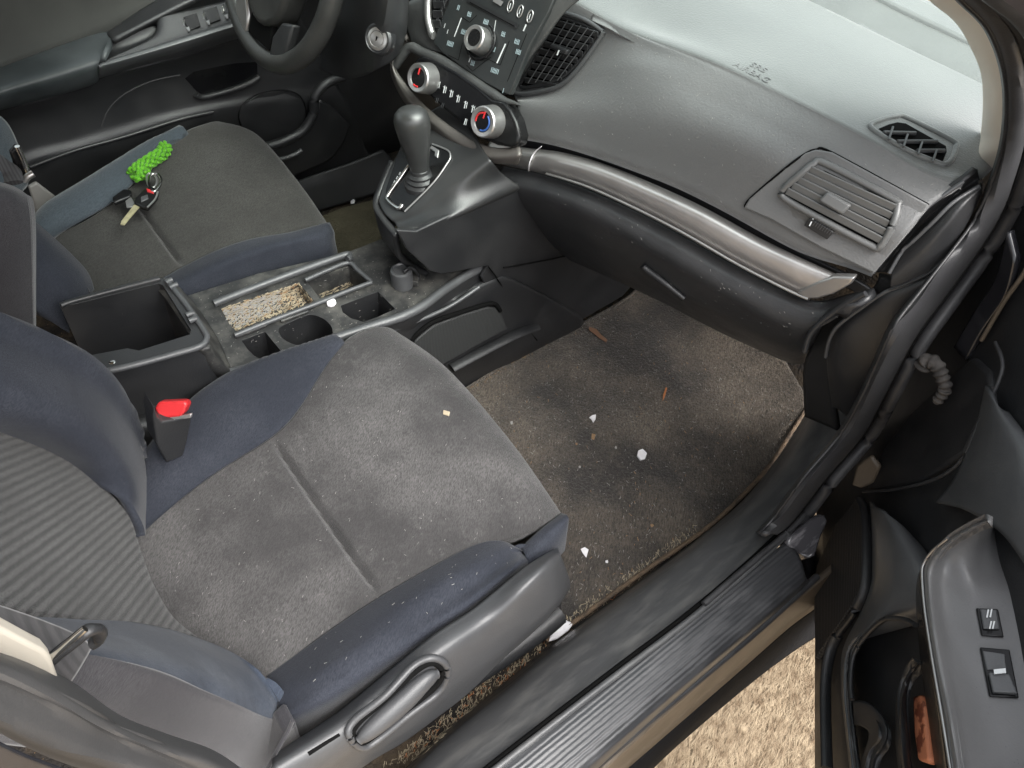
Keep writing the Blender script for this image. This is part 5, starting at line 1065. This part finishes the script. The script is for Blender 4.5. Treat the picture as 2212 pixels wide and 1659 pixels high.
# =================================================================== SMALL LOOSE THINGS
def chip(name, label, cat, surf, pts, m, h=.004, off=.004, group=None, bev=.001):
    P = onn(surf, pts, off)[0]
    if m in ('wpebble',): P = [p + Vector((random.uniform(-.0006, .0006), random.uniform(-.0006, .0006), random.uniform(0, .001))) for p in P]
    return tag(prism(name, P, m, None, h, bev=bev), label, cat, group)
chip('white_pebble', 'smooth white pebble lying on the console divider beside the debris tray', 'pebble', [tray], K([(1266, 594), (1290, 579), (1322, 588), (1331, 612), (1314, 634), (1286, 641), (1262, 634), (1256, 612)]), 'wpebble', .005, .006, None, .0015)
chip('white_pebble', 'larger angular white chip in the middle of the passenger mat', 'pebble', [pm], [(1377, 976), (1386, 973), (1396, 983), (1392, 994), (1382, 997), (1375, 988)], 'wpebble', .006, .007, 'white chips on the mat', .0015)
chip('white_pebble', 'thin pale chip above the orange crumb on the passenger mat', 'pebble', [pm], [(1272, 905), (1280, 900), (1287, 898), (1286, 908), (1281, 916), (1277, 908)], 'wpebble', .003, .005, 'white chips on the mat', .0008)
chip('paper_scrap', 'white paper scrap on the mat nearest the seat cover front', 'scrap', [pm], [(1254, 1188), (1263, 1184), (1271, 1190), (1266, 1206), (1258, 1196)], 'wpebble', .002, .004, None, .0005)
chip('paper_scrap', 'crumpled white tissue scrap by the seat rail foot at the sill edge', 'scrap', [pm, sill], [(1213, 1330), (1222, 1345), (1240, 1345), (1228, 1362), (1205, 1378), (1185, 1385), (1190, 1370), (1208, 1355)], 'wpebble', .006, .01, None, .002)
chip('crumb', 'yellowish flat crumb on the near seat cushion', 'crumb', [cu], [(958, 887), (972, 891), (970, 900), (957, 896)], 'straw', .0015, .002, None, .0004)
chip('leaf_piece', 'bright orange leaf piece at the foot of the console by the cushion', 'leaf', [pm, fl], [(990, 838), (1000, 828), (1022, 820), (1024, 826), (1008, 838), (992, 845)], 'orange', .0015, .004, 'orange leaf pieces', .0004)
chip('leaf_piece', 'brown curled leaf piece at the far top corner of the passenger mat', 'leaf', [pm], [(1272, 708), (1288, 713), (1298, 725), (1312, 736), (1309, 742), (1296, 734), (1284, 724), (1272, 716)], mat('brown_leaf', (.16, .085, .05), .9), .0015, .004, 'orange leaf pieces', .0004)
chip('leaf_piece', 'thin orange sliver in the middle of the passenger mat', 'leaf', [pm], [(1438, 838), (1441, 840), (1436, 858), (1431, 868), (1432, 855)], 'orange', .001, .003, 'orange leaf pieces', 0)
chip('leaf_piece', 'small orange crumb between the two white chips on the mat', 'leaf', [pm], [(1278, 938), (1286, 940), (1283, 952), (1277, 949)], 'strawo', .001, .003, 'orange leaf pieces', 0)
chip('paper_scrap', 'small pinkish scrap on the sill by the driver footwell', 'scrap', [slc, dm], [(757, 434), (763, 430), (768, 433), (765, 440), (758, 441)], 'wpebble', .002, .003, None, .0005)
tag(tube('straw_splinter', onn([trim, fas, gb], [(1170, 316), (1156, 334), (1147, 350), (1144, 365)], .004)[0], lambda f: .0016 * (1 - .6 * abs(f - .5) * 2), 'wpebble', None, 20, 8), 'thin white splinter lying across the bronze dashboard trim', 'splinter')

def slivers(name, surf, poly, count, m, l0, l1, w, off=.0015, label=None, cat=None, ang=(1.85, .25), both=None):
    """tiny fibres and crumbs lying on a surface, lying at random all over it"""
    xs = [p[0] for p in poly]; ys = [p[1] for p in poly]
    def inside(x, y):
        r_ = False; j = len(poly) - 1
        for i in range(len(poly)):
            if (poly[i][1] > y) != (poly[j][1] > y) and x < (poly[j][0] - poly[i][0]) * (y - poly[i][1]) / (poly[j][1] - poly[i][1]) + poly[i][0]: r_ = not r_
            j = i
        return r_
    vs = []; fs = []; n_ = 0; tr = 0
    while n_ < count and tr < count * 12:
        tr += 1; x = random.uniform(min(xs), max(xs)); y = random.uniform(min(ys), max(ys))
        if not inside(x, y): continue
        h = hit(surf, x, y, off)
        if not h: continue
        p, nn = h
        t = Vector((random.gauss(0, 1), random.gauss(0, 1), random.gauss(0, .3))) * .5 + (Vector((-1.1, -.9, 0)) if random.random() < .75 else Vector())
        t = (t - nn * t.dot(nn)).normalized(); s_ = nn.cross(t)
        L_ = random.uniform(l0, l1) * .5; W_ = w * random.uniform(.6, 1.3) * .5; k_ = len(vs)
        lift = nn * random.uniform(0, L_ * .5)
        vs += [p - t * L_ - s_ * W_, p + t * L_ - s_ * W_ * .6 + lift, p + t * L_ + s_ * W_ * .6 + lift, p - t * L_ + s_ * W_]
        vs += [v - nn * W_ for v in vs[-4:]]
        fs += [(k_, k_ + 1, k_ + 2, k_ + 3), (k_ + 7, k_ + 6, k_ + 5, k_ + 4)] + [(k_ + i, k_ + 4 + i, k_ + 4 + (i + 1) % 4, k_ + (i + 1) % 4) for i in range(4)]
        n_ += 1
    me = bpy.data.meshes.new(name); me.from_pydata([tuple(v) for v in vs], [], fs); me.update()
    o = link(name, me, m); tag(o, label, cat, None, 'stuff'); return o
slivers('crumbs', [pm, fl], [(990, 850), (1150, 750), (1345, 650), (1740, 870), (1700, 960), (1500, 1150), (1230, 1340), (1220, 1130), (1000, 860)], 700, 'lint', .002, .007, .0007, label='pale lint and crumbs scattered over the passenger mat', cat='crumbs')
slivers('straw_bits', [pm, fl], [(990, 850), (1150, 750), (1345, 650), (1740, 870), (1700, 960), (1500, 1150), (1230, 1340), (1220, 1130), (1000, 860)], 130, 'strawo', .002, .008, .0012, label='orange brown straw bits on the passenger mat', cat='straw')
slivers('straw_bits', [pm, sill, fl], [(900, 1600), (1190, 1340), (1235, 1325), (1280, 1290), (1500, 1135), (1510, 1160), (1240, 1350), (1080, 1480), (910, 1640), (820, 1659)], 1100, 'straw', .002, .010, .0009, .002, label='straw litter along the sill beside the seat rail', cat='straw')
slivers('straw_bits', [pm, sill, fl], [(900, 1600), (1150, 1380), (1185, 1370), (1240, 1345), (1330, 1270), (1335, 1285), (1080, 1485), (940, 1600), (840, 1659)], 70, 'orange', .003, .010, .0012, .003, label='orange straw litter wedged along the sill edge', cat='straw')
slivers('straw_bits', [pm, fl], [(1000, 830), (1250, 686), (1390, 610), (1400, 625), (1250, 708), (1010, 848)], 150, 'strawo', .003, .009, .0011, .002, label='straw litter along the foot of the console', cat='straw')
tp = K([(440, 640), (1040, 440), (1160, 585), (1000, 650), (560, 815), (510, 770)])
slivers('tray_litter', [tray], tp, 900, 'straw', .002, .009, .0015, .001, label='straw and grit filling the long console tray', cat='straw')
slivers('tray_litter', [tray], tp, 130, 'strawo', .002, .008, .0016, .0015, label='orange grit among the straw in the console tray', cat='straw')
slivers('tray_litter', [tray], K([(450, 650), (900, 500), (900, 640), (560, 800), (500, 760)]), 700, 'lint', .002, .006, .0013, .0018, label='pale grit in the console tray', cat='grit')
slivers('tray_litter', [tray], K([(1200, 530), (1440, 430), (1460, 460), (1220, 560)]), 90, 'straw', .002, .006, .0012, .001, label='grit in the small console pocket', cat='grit')
slivers('dust_fibres', [tray], [(390, 650), (470, 770), (500, 800), (640, 760), (900, 660), (960, 600), (900, 530), (820, 525), (760, 560)], 160, 'lint', .0015, .004, .0006, .0008, label='dust fibres on the console top', cat='dust')
slivers('dust_fibres', [cu], [(310, 1150), (600, 950), (740, 750), (860, 720), (1210, 1110), (820, 1290), (600, 1450), (400, 1380)], 170, 'lint', .0012, .0045, .00035, .0004, label='lint on the near seat cushion', cat='lint')
slivers('dust_fibres', [ob, ib, bl], [(290, 700), (320, 1120), (740, 745), (640, 1500), (1150, 1190), (900, 1100)], 50, 'lint', .0015, .0045, .00045, .0004, label='lint on the navy seat bolsters', cat='lint')
slivers('dust_fibres', [fas, top, gb], [(1120, 200), (1400, 60), (2050, 400), (1880, 640), (1700, 780), (1200, 500), (1100, 380)], 260, 'lint', .0015, .004, .00045, .0004, label='dust specks on the dashboard', cat='dust')
slivers('straw_bits', [ground], [(1400, 1659), (1760, 1380), (1800, 1700), (1400, 1720)], 1, 'straw', .02, .03, .002) if False else None
for i_, (x_, y_, r_, m_, lb) in enumerate([(1264, 1196, 5, 'wpebble', 'tiny pale crumb beside the paper scrap on the passenger mat'), (1310, 1215, 4, 'wpebble', 'pale flake on the mat near the sill edge, right of the paper scrap'), (1245, 960, 3, 'strawo', 'tan crumb on the mat left of the orange crumb'), (1252, 1010, 3, 'lint', 'thin pink grey fleck low in the middle of the passenger mat'), (1105, 915, 4, 'lint', 'pale crumb on the mat beside the cushion front edge'), (1408, 1136, 4, 'strawo', 'orange crumb on the lower right of the passenger mat'), (1330, 968, 3, 'lint', 'pale grit left of the larger white chip on the mat')]):
    chip('crumb', lb, 'crumb', [pm], [(x_ + r_ * math.cos(a_) * random.uniform(.6, 1.2), y_ + r_ * math.sin(a_) * random.uniform(.6, 1.3)) for a_ in [k_ * 6.283 / 7 for k_ in range(7)]], m_, .002, .0035, 'crumbs on the mat', .0005)
# ground litter
vs = []; fs = []
for i in range(30000):
    p = Vector((random.uniform(.45, 1.6), random.uniform(-.25, .28), -.447 + random.random() * .006)); a = random.gauss(.37, .32); L_ = random.uniform(.008, .045); w_ = random.uniform(.0003, .0008)
    t = Vector((math.cos(a), math.sin(a), random.uniform(-.03, .12))).normalized() * L_; s_ = Vector((-t.y, t.x, 0)).normalized() * w_; k_ = len(vs)
    vs += [p - s_, p + s_, p + t + s_ * .4, p + t - s_ * .4]; fs.append((k_, k_ + 1, k_ + 2, k_ + 3))
me = bpy.data.meshes.new('dry_grass'); me.from_pydata([tuple(v) for v in vs], [], fs); me.update()
tag(link('dry_grass', me, mat('dry_grass_blades', (.34, .265, .175), .9, (.15, .10, .058), 40)), 'dry pale grass and straw on the ground under the door gap', 'dry grass', None, 'stuff')

# =================================================================== LIGHT, SKY, CAMERA
w = bpy.data.worlds.new('World'); scene.world = w; w.use_nodes = True
nt = w.node_tree; bg = nt.nodes['Background']
sky = nt.nodes.new('ShaderNodeTexSky'); sky.sky_type = 'NISHITA'; sky.sun_disc = False
sky.sun_elevation = R(58); sky.sun_rotation = R(90 + 80); sky.dust_density = 6; sky.air_density = 1.2; sky.ozone_density = 1
hs = nt.nodes.new('ShaderNodeHueSaturation'); hs.inputs['Saturation'].default_value = .22
nt.links.new(sky.outputs[0], hs.inputs['Color']); nt.links.new(hs.outputs[0], bg.inputs['Color']); bg.inputs['Strength'].default_value = .15
sd = bpy.data.lights.new('sun', 'SUN'); sd.energy = 1.15; sd.angle = R(60); sd.color = (1, .99, .975)
so = bpy.data.objects.new('sun', sd); COL.objects.link(so)
# sun stands ahead and to the right: light travels towards -X, +Y, down
el = R(58); az = R(-80); d = Vector((math.cos(el) * math.cos(az), math.cos(el) * math.sin(az), math.sin(el)))
so.rotation_euler = d.to_track_quat('Z', 'Y').to_euler()

cd = bpy.data.cameras.new('camera'); cam = bpy.data.objects.new('camera', cd); COL.objects.link(cam); scene.camera = cam
cd.sensor_width = 36; cd.lens = F / 2212 * 36; cd.clip_start = .02; cd.clip_end = 200
right = Vector((VX.x, VY.x, VZ.x)); down = Vector((VX.y, VY.y, VZ.y)); fwd = Vector((VX.z, VY.z, VZ.z))
cam.matrix_world = Matrix(((right.x, -down.x, -fwd.x, CAM.x), (right.y, -down.y, -fwd.y, CAM.y), (right.z, -down.z, -fwd.z, CAM.z), (0, 0, 0, 1)))
scene.view_settings.view_transform = 'Standard'; scene.view_settings.look = 'None'; scene.view_settings.gamma = 1
scene.view_settings.exposure = 1.45
scene.render.engine = 'CYCLES'; scene.cycles.max_bounces = 8; scene.cycles.transparent_max_bounces = 12
